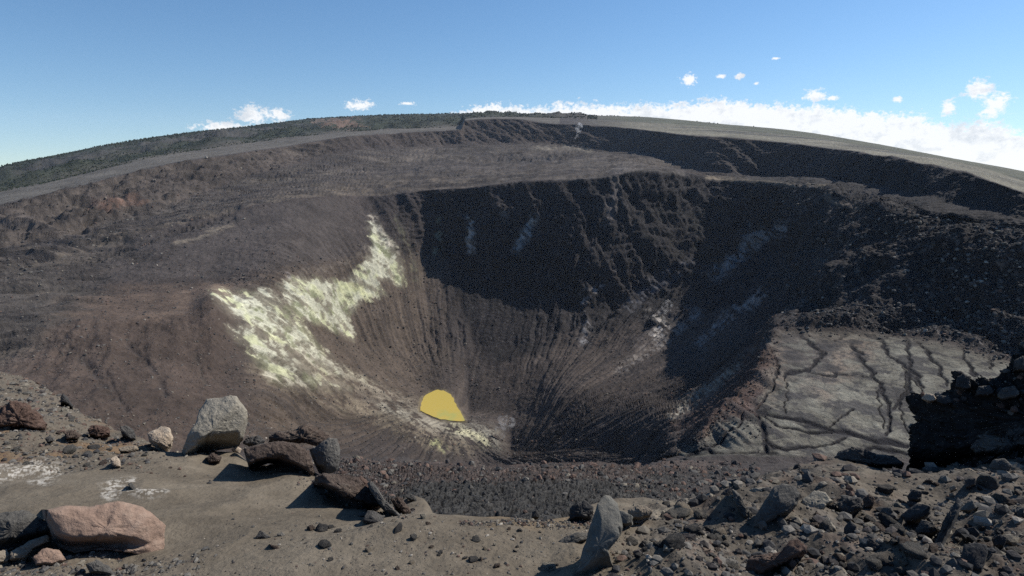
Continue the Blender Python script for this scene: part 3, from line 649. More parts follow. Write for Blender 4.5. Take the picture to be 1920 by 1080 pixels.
# ------------------------------------------------------------------ near ground
R = []
PX_ = [-900, 2800]
row([(-900,2600),(2800,2600)], [(-900,.6),(2800,.6)], 12)
row([(-900,1400),(2800,1400)], [(-900,1.9),(2800,1.9)], 60)
row([(-900,1080),(2800,1080)], [(-900,3.5),(600,3.4),(1100,3.3),(2800,3.2)], 70)
row([(-900,980),(2800,980)], [(-900,4.5),(600,4.4),(1200,4.4),(2800,4.3)], 75)
row([(-900,850),(0,850),(200,868),(330,880),(450,890),(540,890),(600,915),(660,948),(720,968),(1000,972),(1100,955),(1250,950),(1400,930),(1600,905),(1800,900),(2800,890)],
    [(-900,7.2),(0,7.2),(330,6.4),(540,6.2),(700,5.0),(1000,4.7),(1250,5.0),(1600,6.2),(2800,6.4)], 80)
row([(-900,620),(-200,660),(0,695),(60,715),(120,748),(200,800),(260,818),(330,848),(440,850),(480,872),(530,868),(600,893),(660,930),(715,950),(750,938),(775,928),(795,934),(808,956),(822,980),(900,988),(1000,980),(1060,975),(1100,945),(1200,928),(1260,938),(1340,932),(1400,902),(1450,884),(1560,866),(1640,876),(1700,884),(1760,876),(1850,840),(1950,800),(2800,600)],
    [(-900,22),(0,18),(120,14),(200,11),(330,8.2),(440,8.0),(530,6.9),(600,6.4),(660,5.6),(760,5.9),(795,5.7),(822,5.0),(1000,4.9),(1100,5.4),(1200,5.8),(1340,6.0),(1450,7.6),(1560,8.6),(1700,8.6),(1850,9),(2000,10),(2800,16)], 12)
row([(-900,700),(-200,740),(0,790),(120,850),(330,930),(530,950),(720,1020),(800,1010),(1000,1040),(1200,1000),(1400,960),(1600,930),(1850,930),(2800,760)],
    [(-900,24),(0,20),(120,16),(330,9.6),(530,8),(720,7.2),(1000,6.2),(1200,7),(1600,10),(1850,10.5),(2800,18)], 12)
row([(-900,1100),(2800,1160)], [(-900,34),(600,24),(1000,16),(1500,30),(2800,60)], 1)
pxA = columns(1.9)
X, Y, Z, S = grid_from(R, pxA)
SS = np.repeat(S[:, None], len(pxA), 1)
wt = 1 - .97 * np.exp(-((SS - 5) / .06) ** 2)
X, Y, Z = smooth_rows_masked((X, Y, Z), wt, 12)
PX, PY = project(X, Y, Z); PY = np.where(SS < 1.2, 2000, PY)
Dst = np.sqrt(X * X + Y * Y + Z * Z); foot = Dst / F * 1.9
nrmv = normals(X, Y, Z)
wA = fbm(X / .9, Y / .9, Z / .9, 5, .6, 2.0); wB = fbm(X / .25, Y / .25, Z / .25, 4, .6, 12.0)
qx = PX + 40 * wA; qy = PY + 25 * wA
rubR = np.clip(sm(1120, 1300, qx) * (1 - .55 * poly_in(PX, PY, [(1560,880),(1700,890),(1760,900),(1700,935),(1600,925),(1540,900)], 14)), 0, 1)
rubL = np.clip(1 - sm(850, 890, qy + .12 * np.clip(qx, 0, 500) * 0), 0, 1) * (1 - sm(360, 460, qx)) 
rubL = np.maximum(rubL, sm(1010, 1050, qy) * (1 - sm(330, 420, qx)) * .8)
mid = sm(975, 1020, qy) * sm(560, 700, qx) * .28
rgh = np.clip(.10 + .9 * rubR + .75 * rubL + mid, 0, 1)
disp = np.zeros_like(X); lam = 1.6; k = 0
while lam > .006:
    w = sm(1.4, 3.2, lam / foot) * sm(.0, 1., np.clip(Dst * .35 / lam, 0, 1))
    nz = pn3(X / lam + 3.1 * k, Y / lam + 1.7 * k, Z / lam + k)
    if k % 2: nz = .4 - 1.6 * np.abs(nz)
    disp += (.105 + .06 * rubR) * lam * w * nz * (rgh if lam < .8 else .45 + .55 * rgh)
    lam /= 1.9; k += 1
disp *= 1 - .6 * np.exp(-((SS - 5) / .3) ** 2)
# faint wind ripples and pock marks in the ash
ripple = (1 - rgh) * fbm((X * .9 + Y * .3) / .9, (Y - X * .3) / .22, Z, 3, .5, 5) * .016
Xd, Yd, Zd = X + nrmv[..., 0] * disp, Y + nrmv[..., 1] * disp, Z + nrmv[..., 2] * disp + ripple
col = np.zeros(X.shape + (3,), np.float32) + C(.132, .113, .088)
blend(sm(-.3, .5, wA) * .35, C(.155, .137, .110))
blend(rubR * .85, C(.084, .075, .064)); blend(rubR * sm(0, .5, wB) * .5, C(.135, .12, .105))
blend(rubR * sm(.15, .5, fbm(X / .5, Y / .5, Z / .5, 3, .5, 44)) * .4, C(.12, .085, .068))
blend(rubL * .6, C(.12, .105, .085)); blend(rubL * sm(.1, .5, wB + wA * .5) * .5, C(.085, .07, .058))
och = fbm(X / 1.3, Y / .5, Z / .5, 3, .5, 90)
blend(poly_in(qx, qy, [(-50,835),(60,835),(160,800),(330,830),(340,850),(230,845),(140,860),(60,872),(-50,868)], 14) * sm(-.25, .3, och) * .6, C(.185, .115, .06))
for pts, w in [([(-40,900),(20,885),(60,872),(110,880),(90,900)], 13), ([(195,930),(215,920),(230,926)], 8), ([(240,925),(275,932),(310,925)], 6), ([(60,905),(80,908)], 6), ([(205,912),(250,905)], 5), ([(200,938),(222,937)], 3)]:
    mm = np.exp(-(seg_dist(PX + 6 * wB, PY + 4 * wB, pts) / w) ** 2) * sm(.0, .22, fbm(X / .07, Y / .07, Z / .07, 3, .7, 55)) * (SS > 1.5)
    blend(mm * .8, C(.48, .46, .42))
blend(poly_in(qx, qy, [(1100,930),(1290,930),(1300,960),(1240,990),(1150,980)], 16) * sm(-.1, .3, och + wB * .5) * .45, C(.25, .22, .17))
blend(poly_in(qx, qy, [(880,975),(1100,950),(1100,975),(1000,990),(900,995)], 8) * .5, C(.2, .145, .085))
drop = sm(5.0, 5.3, SS); blend(drop, C(.06, .052, .048))
col *= np.clip(1 + .16 * wA + .16 * wB, .5, 1.5)[..., None] * C(.93, .90, .86)
nr, nc = X.shape
ground = mesh_from('ground', np.stack([Xd, Yd, Zd], -1).reshape(-1, 3), grid_faces(nr, nc), 4, M['ground'], col=np.clip(col, .01, .7).reshape(-1, 3))
tag(ground, kind='structure')
GX, GY, GZ, GS = Xd, Yd, Zd, S
GPY = project(X, Y, Z)[1]; last = int(np.searchsorted(S, 5.0)); first = int(np.searchsorted(S, 1.2))
def on_ground(px, py):
    """the point of the near ground that the sight (px, py) meets, and its distance"""
    j = int(np.argmin(np.abs(pxA - px)))
    c = GPY[first:last + 1, j]
    i = first + int(np.argmax(c <= py)) if (c <= py).any() else last
    return np.array([GX[i, j], GY[i, j], GZ[i, j]])

# ------------------------------------------------------------------ rocks
def ray_dir(px, py):
    d = np.array([(px - 960) / F, CP + (540 - py) / F * SP, -SP + (540 - py) / F * CP]); return d / np.linalg.norm(d)
def resample(pts, n):
    P = np.array(pts + [pts[0]], float); d = np.r_[0, np.cumsum(np.hypot(*np.diff(P, axis=0).T))]
    t = np.linspace(0, d[-1], n, endpoint=False)
    return np.stack([np.interp(t, d, P[:, 0]), np.interp(t, d, P[:, 1])], 1)
def lump(name, pts, mat, thick=.8, e=.62, rough=.10, seed=0, sink=.25, back=None, facets=0, nu=110, nv=46, grain=1.0):
    """a solid rock whose widest section, square to the line of sight, has the given outline"""
    rr = np.random.RandomState(seed + 11)
    P = resample(pts, nu); c = P.mean(0)
    bx, by = P[np.argmax(P[:, 1])]; by = min(P[:, 1].max(), 1110)
    g = on_ground(float(np.clip(c[0], -80, 2000)), by - 1)
    vd = ray_dir(c[0], c[1]); right = np.cross(vd, [0, 0, 1]); right /= np.linalg.norm(right); up = np.cross(right, vd)
    dist = np.dot(g, vd) if back is None else back
    sc_ = dist / F * (np.dot(vd, [0, CP, -SP]))           # metres per survey pixel, square to the sight
    kx = sc_ ; ky = sc_
    w = (P[:, 0].max() - P[:, 0].min()) * sc_; h = (P[:, 1].max() - P[:, 1].min()) * sc_
    th = thick * min(w, h) * .5 if min(w, h) > 0 else .1
    th = thick * math.sqrt(w * h) * .5
    ctr = vd * (dist + th * (.5 - sink))
    phi = np.linspace(-math.pi / 2, math.pi / 2, nv)
    cs = np.abs(np.cos(phi)) ** e; sn_ = np.sign(np.sin(phi)) * np.abs(np.sin(phi)) ** e
    # survey pixel offsets to true lengths (exact ray intersection with the section plane)
    pl = []
    for q in P:
        dq = ray_dir(q[0], q[1]); k_ = np.dot(ctr, vd) / np.dot(dq, vd); pl.append(dq * k_ - ctr)
    pl = np.array(pl); U = pl @ right; V = pl @ up
    co = np.zeros((nv, nu, 3))
    tilt = rr.uniform(-.3, .3, 2)
    for i in range(nv):
        off = sn_[i] * th * (.55 if sn_[i] < 0 else 1.0)
        co[i] = (right[None] * (U * cs[i])[:, None] + up[None] * (V * cs[i])[:, None] + vd[None] * (off + (U * tilt[0] + V * tilt[1]) * 0.0)[..., None] if False else
                 right[None] * (U * cs[i])[:, None] + up[None] * (V * cs[i])[:, None] + vd[None] * off)
    L_ = math.sqrt(w * h)
    # flat broken faces
    for _ in range(facets):
        n = rr.normal(size=3); n -= vd * np.dot(n, vd); n = n / np.linalg.norm(n) * .62 - vd; n /= np.linalg.norm(n)
        s = co.reshape(-1, 3) @ n; lim = s.max() * rr.uniform(.62, .85); ov = np.clip(s - lim, 0, None)
        co -= (ov * .85).reshape(nv, nu, 1) * n
    q = co / L_; sd_ = seed * 3.7
    n1_ = fbm(q[..., 0] * 2.2 + sd_, q[..., 1] * 2.2, q[..., 2] * 2.2, 3, .5)
    ns_ = 16 if seed == 91 else 7
    n2_ = .35 - np.abs(fbm(q[..., 0] * ns_ + sd_, q[..., 1] * ns_, q[..., 2] * ns_, 4, .6, 4.0)) + (.5 * (.3 - np.abs(fbm(q[..., 0] * 5, q[..., 1] * 5, q[..., 2] * 5, 2))) if seed == 91 else 0)
    # the far lower half is carried down the slope until it is bedded in the ground
    W3 = co + ctr; vz = W3[..., 1] * CP - W3[..., 2] * SP
    vx = 960 + F * W3[..., 0] / vz; vy = 540 - F * (W3[..., 1] * SP + W3[..., 2] * CP) / vz
    gx_ = np.arange(int(P[:, 0].min()) - 2, int(P[:, 0].max()) + 4); D_ = resample(pts, 900)
    lo_ = np.array([D_[np.abs(D_[:, 0] - q_) < 1.6, 1].max() if (np.abs(D_[:, 0] - q_) < 1.6).any() else np.nan for q_ in gx_])
    hi_ = np.array([D_[np.abs(D_[:, 0] - q_) < 1.6, 1].min() if (np.abs(D_[:, 0] - q_) < 1.6).any() else np.nan for q_ in gx_])
    ok_ = ~np.isnan(lo_); lo_ = np.interp(gx_, gx_[ok_], lo_[ok_]); hi_ = np.interp(gx_, gx_[ok_], hi_[ok_])
    bl_ = np.interp(vx, gx_, lo_); bh_ = np.interp(vx, gx_, hi_); ty = (bl_ - vy) / np.maximum(bl_ - bh_, .35 * (P[:, 1].max() - P[:, 1].min()))
    bk_ = sm(-.7, .2, np.broadcast_to(sn_[:, None], vx.shape)); wgt = (1 - sm(.30, .62, ty)) * bk_ + (1 - bk_) * (1 - sm(.02, .34, ty))
    jj = np.clip(np.searchsorted(pxA, vx.ravel()), 0, len(pxA) - 1); tgt = np.zeros(vx.size)
    for n_, (j_, y_) in enumerate(zip(jj, np.minimum(vy.ravel(), 1390))):
        c_ = GPY[first:last + 1, j_]; i_ = first + (int(np.argmax(c_ <= y_)) if c_[-1] <= y_ else last - first)
        tgt[n_] = math.sqrt(GX[i_, j_] ** 2 + GY[i_, j_] ** 2 + GZ[i_, j_] ** 2)
    cur = np.linalg.norm(W3, axis=-1); ext = np.clip(tgt.reshape(cur.shape) + .02 - cur, 0, math.sqrt(w * h) * 2.5) * wgt
    co = co + W3 / cur[..., None] * ext[..., None]
    rad = co / (np.linalg.norm(co, axis=-1, keepdims=True) + 1e-9)
    co += rad * ((n1_ * .55 + n2_ * .55 * grain) * rough * L_)[..., None]
    ctrw = ctr
    base = np.array([ctrw[0], ctrw[1], ctrw[2]]); zmin = (co[..., 2]).min()
    base[2] += zmin * .8; co[..., 2] -= zmin * .8
    i = np.arange(nv - 1)[:, None] * nu + np.arange(nu)[None, :]; j = np.arange(nv - 1)[:, None] * nu + (np.arange(nu)[None, :] + 1) % nu
    f = np.stack([i, j, j + nu, i + nu], -1).reshape(-1)
    co[0] = co[0].mean(0); co[-1] = co[-1].mean(0)
    o = mesh_from(name, co.reshape(-1, 3), f, 4, M[mat])
    bm_fix(o)
    o.location = base
    return o
import bmesh
def bm_fix(o):
    bm = bmesh.new(); bm.from_mesh(o.data)
    bmesh.ops.remove_doubles(bm, verts=bm.verts, dist=1e-5); bmesh.ops.recalc_face_normals(bm, faces=bm.faces)
    bm.to_mesh(o.data); bm.free()
T = [
 # outline, material, thickness, boxiness, roughness, facets, name, label
 ([(387,748),(443,743),(462,770),(464,792),(458,820),(450,838),(402,846),(372,852),(345,866),(332,866),(345,838),(354,812),(369,793),(373,770)], 'pale', .75, .5, .05, 5, 'boulder', 'largest pale grey boulder with a flat sunlit face, standing on the crater rim at left'),
 ([(276,812),(302,799),(317,805),(325,823),(322,840),(313,855),(297,845),(280,828)], 'cream', .8, .6, .08, 4, 'boulder', 'pinkish cream angular boulder just left of the largest pale boulder'),
 ([(207,860),(217,854),(224,862),(228,878),(219,883),(210,874)], 'cream', .8, .8, .04, 1, 'rock', 'small smooth cream egg-shaped stone above the white speckled patches'),
 ([(77,955),(127,949),(173,951),(227,940),(267,950),(289,967),(313,985),(317,1008),(314,1034),(290,1044),(262,1040),(225,1032),(180,1030),(140,1034),(110,1026),(90,1000)], 'pink', .5, .95, .06, 3, 'boulder', 'large pinkish brown smooth-backed boulder half buried in ash at bottom left'),
 ([(-30,968),(0,963),(43,957),(70,967),(96,984),(87,1003),(27,1028),(-12,1036),(-40,1020)], 'grey', .6, .5, .09, 4, 'lava_slab', 'grey cracked lava slab at the left edge, upper of the layered pair'),
 ([(20,1034),(60,1014),(87,1004),(96,1017),(62,1033),(45,1056),(20,1054)], 'tan', .5, .45, .09, 3, 'lava_slab', 'brown layered lava slab tucked beneath the grey cracked slab'),
 ([(-30,1040),(12,1030),(22,1046),(12,1062),(-30,1066)], 'tan', .6, .5, .09, 3, 'rock', 'brown layered chunk in the bottom left corner beside the layered slabs'),
 ([(60,1045),(85,1028),(110,1032),(125,1050),(100,1068),(70,1066)], 'pink', .5, .8, .08, 1, 'rock', 'low pinkish rock in front of the brown layered slab'),
 ([(160,1058),(182,1050),(205,1062),(218,1080),(170,1080)], 'grey', .6, .7, .08, 2, 'rock', 'low grey rock at the bottom edge below the big pinkish boulder'),
 ([(-12,790),(0,768),(22,754),(50,760),(72,778),(84,797),(80,812),(50,816),(0,812)], 'red', .8, .8, .22, 0, 'scoria_mound', 'crumbling reddish scoria mound at the left edge of the rim'),
 ([(225,800),(235,797),(250,808),(255,824),(246,831),(230,820)], 'dark', .8, .6, .12, 3, 'rock', 'dark brown angular rock left of the pinkish cream boulder'),
 ([(113,746),(118,738),(126,744),(136,760),(137,768),(129,762),(121,760),(114,762)], 'dark', .7, .8, .12, 0, 'rock', 'small dark hooked rock sticking up beyond the red scoria mound'),
 ([(222,840),(240,835),(257,836),(262,844),(246,853),(226,849)], 'tan', .8, .7, .08, 2, 'rock', 'low tan rock between the cream stone and the dark brown angular rock'),
 ([(165,805),(180,796),(200,802),(208,818),(190,826),(170,820)], 'red', .8, .7, .2, 0, 'rock', 'rough reddish clinker lump right of the scoria mound'),
 ([(120,812),(135,805),(150,815),(146,828),(126,828)], 'brown', .8, .7, .2, 0, 'rock', 'brown clinker lump directly below the small hooked rock'),
 ([(84,822),(95,816),(100,828),(90,834)], 'dark', .8, .7, .1, 2, 'rock', 'small dark stone below the reddish scoria mound'),
 ([(240,908),(247,905),(258,920),(262,930),(254,928),(244,916)], 'grey', .6, .7, .1, 1, 'rock', 'narrow grey stone lying among the white specks'),
 ([(434,842),(444,836),(453,842),(450,850),(438,850)], 'cream', .8, .7, .06, 1, 'rock', 'small cream stone at the right foot of the largest pale boulder'),
 ([(385,858),(400,850),(415,856),(412,868),(394,872)], 'brown', .8, .7, .2, 0, 'rock', 'rough brown lump of clinker below the largest pale boulder'),
 ([(456,842),(480,835),(515,830),(556,832),(573,842),(584,866),(594,893),(582,899),(560,886),(527,871),(499,869),(478,876),(468,882),(462,862)], 'brown', .55, .5, .08, 3, 'lava_ledge', 'arched lava ledge with a shaded overhang along the sand, right of the pale boulder'),
 ([(579,842),(598,836),(616,822),(632,822),(637,845),(636,867),(630,883),(614,890),(598,887),(587,863)], 'grey', .7, .55, .08, 5, 'boulder', 'dark grey blocky boulder at the right end of the arched ledge'),
 ([(505,830),(514,818),(530,812),(548,808),(566,800),(590,800),(606,808),(624,822),(618,838),(596,836),(569,831),(535,832)], 'brown', .7, .8, .26, 0, 'scoria_mound', 'brown clinker rubble heaped on top of the arched ledge'),
 ([(456,832),(466,820),(484,816),(496,826),(492,836),(470,838)], 'dark', .7, .8, .22, 0, 'rock', 'dark clinker lump between the pale boulder and the arched ledge'),
 ([(586,910),(592,893),(604,886),(622,888),(658,894),(680,906),(705,930),(720,950),(707,957),(680,957),(655,945),(632,930),(610,918)], 'brown', .55, .5, .10, 4, 'lava_ledge', 'long rust topped lava ledge running down to the right beside the sand'),
 ([(660,902),(676,893),(690,903),(694,918),(680,922),(664,914)], 'red', .8, .7, .1, 1, 'rock', 'rounded red brown lump on the long rust topped ledge'),
 ([(688,906),(698,903),(712,922),(726,944),(745,960),(760,976),(750,978),(728,966),(712,950),(696,926)], 'grey', .5, .7, .12, 0, 'lava_slab', 'narrow grey lava spine pointing down right from the long ledge'),
 ([(732,936),(744,929),(758,940),(767,955),(765,968),(758,972),(744,958)], 'brown', .8, .8, .22, 0, 'rock', 'rough brown scoria lump right of the narrow grey spine'),
 ([(758,929),(767,925),(778,931),(784,943),(772,943)], 'grey', .8, .7, .14, 1, 'rock', 'small grey stone on the sandy tongue beside the black lava'),
 ([(679,975),(690,957),(706,959),(716,966),(722,966),(717,982),(709,991),(688,987)], 'dark', .9, .5, .05, 4, 'rock', 'dark chunky block lying on the sand below the long ledge'),
 ([(671,963),(681,959),(690,963),(688,971),(674,971)], 'grey', .9, .7, .06, 2, 'rock', 'small grey stone touching the left of the dark chunky block'),
 ([(480,1006),(487,994),(497,1001),(508,1007),(500,1013),(482,1013)], 'dark', .8, .6, .1, 2, 'rock', 'pointed dark stone on the sand right of the big pinkish boulder'),
 ([(519,1001),(528,997),(535,1003),(531,1009),(521,1008)], 'grey', .8, .7, .07, 2, 'rock', 'small round grey stone right of the pointed dark stone'),
 ([(505,1020),(520,1024),(530,1032),(524,1038),(512,1032)], 'brown', .7, .7, .15, 1, 'rock', 'flat purplish brown stone below the small round grey stone'),
 ([(752,1004),(758,998),(768,1001),(768,1008),(754,1010)], 'dark', .9, .7, .08, 2, 'rock', 'small dark stone on the sand between the chunky block and the standing slab'),
 ([(1129,934),(1137,927),(1146,931),(1157,944),(1162,961),(1168,988),(1163,1006),(1150,1018),(1140,1030),(1146,1052),(1158,1085),(1062,1090),(1085,1062),(1093,1030),(1104,996),(1113,968),(1120,948)], 'slab', .55, .45, .05, 5, 'standing_slab', 'tall standing lava slab with a black shaded left edge at bottom centre'),
 ([(1158,956),(1172,960),(1187,968),(1187,984),(1172,992),(1164,988)], 'slab', .5, .5, .04, 3, 'rock', 'grey angular slab leaning on the right of the tall standing slab'),
 ([(1046,1016),(1062,1005),(1083,998),(1104,998),(1102,1014),(1085,1024),(1066,1030),(1050,1025)], 'grey', .7, .6, .07, 2, 'rock', 'elongated dark grey rock lying left of the tall standing slab'),
 ([(1067,981),(1071,955),(1082,941),(1096,938),(1110,950),(1112,976),(1090,983)], 'dark', .8, .6, .16, 2, 'rock', 'black jagged block behind the tall standing slab'),
 ([(1180,976),(1178,957),(1192,950),(1208,948),(1222,958),(1220,970),(1198,980)], 'tan', .8, .6, .12, 3, 'boulder', 'tan topped boulder with a dark underside right of the standing slab'),
 ([(996,974),(998,960),(1006,956),(1012,966),(1008,976)], 'dark', .9, .6, .1, 2, 'rock', 'upright black stone on the edge of the black lava'),
 ([(1338,951),(1346,934),(1358,920),(1370,913),(1374,936),(1360,951)], 'dark', .6, .5, .06, 4, 'rock', 'dark wedge shaped rock at the left end of the boulder row'),
 ([(1371,916),(1385,924),(1398,950),(1414,968),(1410,985),(1394,976),(1378,950)], 'grey', .6, .6, .14, 2, 'rock', 'rough grey slab leaning down right beside the dark wedge'),
 ([(1390,928),(1411,915),(1434,914),(1442,930),(1428,945),(1410,950),(1396,942)], 'pale', .7, .5, .08, 4, 'boulder', 'pale topped boulder with dark front between the wedge and the round boulder'),
 ([(1452,916),(1469,909),(1488,913),(1501,928),(1500,946),(1490,962),(1478,980),(1450,996),(1422,1001),(1411,990),(1418,966),(1434,944)], 'grey', .8, .6, .07, 3, 'boulder', 'big round grey boulder throwing the darkest shadow in the boulder row'),
 ([(1493,962),(1505,935),(1527,920),(1546,923),(1562,940),(1548,952),(1544,970),(1520,979),(1500,974)], 'pale', .6, .55, .07, 4, 'boulder', 'pale flat topped boulder right of the big round grey boulder'),
 ([(1546,958),(1552,945),(1566,945),(1572,960),(1560,968)], 'dark', .8, .6, .12, 2, 'rock', 'dark small rock right of the pale flat topped boulder'),
 ([(1570,943),(1590,932),(1614,934),(1618,955),(1600,968),(1582,979),(1574,962)], 'dark', .8, .6, .14, 3, 'boulder', 'dark jagged boulder in the middle of the right rubble'),
 ([(1618,935),(1630,926),(1640,936),(1634,960),(1620,962)], 'brown', .8, .7, .14, 1, 'rock', 'purplish brown rock right of the dark jagged boulder'),
 ([(1649,961),(1657,951),(1672,951),(1676,962),(1657,969)], 'grey', .9, .6, .06, 2, 'rock', 'smooth dark grey stone below the ash patch at right'),
 ([(1690,966),(1704,954),(1720,944),(1744,948),(1745,962),(1732,978),(1718,990),(1702,987)], 'dark', .7, .5, .05, 4, 'boulder', 'flat sided dark boulder in front of the black outcrop'),
 ([(1716,994),(1728,974),(1749,979),(1760,996),(1744,1010),(1720,1010)], 'dark', .8, .6, .09, 3, 'rock', 'dark rock touching the lower edge of the flat sided dark boulder'),
 ([(1582,990),(1594,976),(1606,986),(1605,1008),(1590,1018),(1583,1010)], 'dark', .7, .5, .05, 4, 'rock', 'upright black stone on the slope below the dark jagged boulder'),
 ([(1608,1020),(1630,1010),(1652,1022),(1660,1036),(1640,1042),(1614,1040)], 'dark', .7, .7, .15, 2, 'rock', 'low dark broken rock below the upright black stone'),
 ([(1390,1090),(1402,1060),(1411,1044),(1435,1040),(1466,1034),(1480,1014),(1495,1010),(1512,1026),(1505,1044),(1478,1058),(1446,1072),(1420,1090)], 'red', .6, .6, .14, 1, 'scoria_mound', 'reddish scoria ridge with a shaded side at the bottom right of the slab'),
 ([(1744,1036),(1757,1008),(1776,966),(1795,934),(1806,942),(1794,974),(1778,1006),(1762,1038)], 'dark', .55, .6, .10, 2, 'lava_slab', 'long narrow black slab slanting up right through the rubble'),
 ([(1797,1056),(1808,1022),(1828,1018),(1850,1021),(1855,1037),(1846,1062),(1838,1090),(1804,1090)], 'dark', .8, .4, .04, 4, 'boulder', 'square black block at the bottom right with a lit top edge'),
 ([(1760,1090),(1768,1056),(1788,1046),(1804,1060),(1806,1090)], 'grey', .8, .55, .07, 3, 'boulder', 'dark grey block leaning left of the square black block'),
 ([(1853,876),(1865,861),(1884,860),(1897,873),(1892,892),(1862,894)], 'grey', .9, .75, .05, 1, 'boulder', 'round dark boulder near the right edge under the rubble ridge'),
 ([(1795,891),(1804,880),(1819,878),(1831,885),(1825,896),(1802,898)], 'tan', .8, .75, .06, 1, 'rock', 'yellowish tan stone in the shadow of the black outcrop'),
 ([(1808,898),(1829,896),(1829,913),(1813,920)], 'dark', .9, .7, .08, 2, 'rock', 'dark stone directly below the yellowish tan stone'),
 ([(1779,914),(1792,908),(1795,919),(1783,924)], 'tan', .9, .6, .08, 2, 'rock', 'small orange tan stone at the foot of the black outcrop'),
 ([(1799,956),(1812,943),(1823,938),(1832,952),(1818,966)], 'slab', .8, .5, .05, 3, 'rock', 'grey flat faced stone right of the long narrow black slab'),
 ([(1700,930),(1712,918),(1728,922),(1728,940),(1708,946)], 'dark', .9, .6, .14, 3, 'rock', 'dark angular rock just above the flat sided dark boulder'),
 ([(1822,838),(1838,815),(1866,797),(1896,790),(1930,798),(1960,830),(1930,850),(1880,862),(1840,862)], 'grey', .6, .8, .20, 1, 'scoria_mound', 'rubbly grey ridge at the right edge below the black outcrop'),
 ([(1562,866),(1574,848),(1590,838),(1606,842),(1640,850),(1676,854),(1696,868),(1690,880),(1610,876)], 'dark', .6, .8, .2, 0, 'scoria_mound', 'low black clinker bank on the rim in front of the cracked lava shelf'),
 ([(1484,886),(1490,872),(1498,868),(1503,878),(1494,886)], 'dark', .9, .6, .08, 3, 'rock', 'small dark rock at the rim above the round grey boulder'),
 ([(1570,911),(1582,913),(1596,908),(1594,917),(1576,919)], 'dark', .9, .7, .1, 1, 'rock', 'flat dark stone lying on the ash patch at right'),
 ([(1400,916),(1404,904),(1411,896),(1421,914),(1412,918)], 'dark', .8, .6, .08, 3, 'rock', 'pointed black rock on the rim above the pale topped boulder'),
 ([(1296,1050),(1312,1036),(1332,1030),(1330,1042),(1306,1056)], 'brown', .8, .6, .1, 2, 'rock', 'flat purplish stone lying between the standing slab and the scoria ridge'),
 ([(1860,1010),(1876,1002),(1888,1010),(1880,1032),(1866,1030)], 'dark', .8, .6, .14, 3, 'rock', 'dark rock right of the square black block'),
 ([(1905,958),(1920,950),(1934,962),(1928,980),(1910,980)], 'grey', .8, .6, .12, 3, 'rock', 'grey rock at the right edge level with the long narrow slab'),
]
for i, (pts, mat, th, e, rgh_, fc, name, label) in enumerate(T):
    o = lump(name, pts, mat, th, e, rgh_, seed=i, facets=fc)
    tag(o, kind='thing')
    tag(o, label, 'mound' if 'mound' in name else ('ledge' if 'ledge' in name else ('slab' if 'slab' in name else ('boulder' if name == 'boulder' else 'rock'))))
# the black outcrop at the right
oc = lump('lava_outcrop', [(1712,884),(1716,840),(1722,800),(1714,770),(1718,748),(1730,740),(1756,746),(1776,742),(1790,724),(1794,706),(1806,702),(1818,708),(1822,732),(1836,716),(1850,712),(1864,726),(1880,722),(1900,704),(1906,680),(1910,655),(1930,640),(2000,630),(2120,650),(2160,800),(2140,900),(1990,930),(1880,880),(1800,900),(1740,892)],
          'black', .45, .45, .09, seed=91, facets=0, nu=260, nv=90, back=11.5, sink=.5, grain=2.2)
for i_, (pts_, m_, lb_) in enumerate([
    ([(1728,748),(1738,738),(1752,741),(1756,752),(1742,758)], 'cream', 'small whitish stone perched on the left end of the black outcrop'),
    ([(1752,752),(1764,742),(1780,744),(1786,756),(1770,764)], 'dark', 'rough dark rock on the outcrop top beside the whitish stone'),
    ([(1792,730),(1796,706),(1806,700),(1818,708),(1820,730),(1808,742)], 'dark', 'upright dark knob standing on the crest of the black outcrop'),
    ([(1826,744),(1836,726),(1856,722),(1866,736),(1852,750)], 'dark', 'dark angular rock on the outcrop crest right of the upright knob'),
    ([(1866,742),(1880,728),(1900,724),(1914,736),(1902,752),(1880,756)], 'grey', 'tilted grey slab on the outcrop crest close to the right edge'),
    ([(1896,700),(1904,676),(1918,668),(1932,684),(1930,706)], 'dark', 'dark block at the right edge on the highest step of the outcrop')]):
    tag(lump('rock', pts_, m_, .8, .6, .12, seed=120 + i_, facets=3, back=10.9, sink=.3), lb_, 'rock')
tag(oc, 'tall black lava outcrop rising at the right edge above the rubble', 'outcrop', kind='thing')

# generic stones
def ico(sub):
    bm = bmesh.new(); bmesh.ops.create_icosphere(bm, subdivisions=sub, radius=1)
    v = np.array([x.co[:] for x in bm.verts]); f = np.array([[x.index for x in q.verts] for q in bm.faces]); bm.free(); return v, f
ICO1, ICO2, ICO3 = ico(1), ico(2), ico(3)
def stone(rr, base, rough=.12, nf=9):
    v = base[0].copy()
    n = rr.normal(size=(nf, 3)); n /= np.linalg.norm(n, axis=1)[:, None]; o = rr.uniform(.62, 1.0, nf)
    dt = v @ n.T; r = np.min(np.where(dt > .05, o[None] / np.maximum(dt, .05), 1.25), axis=1); r = np.minimum(r, 1.2)
    q = v * r[:, None]
    q *= (1 + rough * fbm(v[:, 0] * 2.4 + rr.rand() * 50, v[:, 1] * 2.4, v[:, 2] * 2.4, 3, .6))[:, None]
    return q * rr.uniform(.65, 1.25, 3)
mr = np.random.RandomState(5)
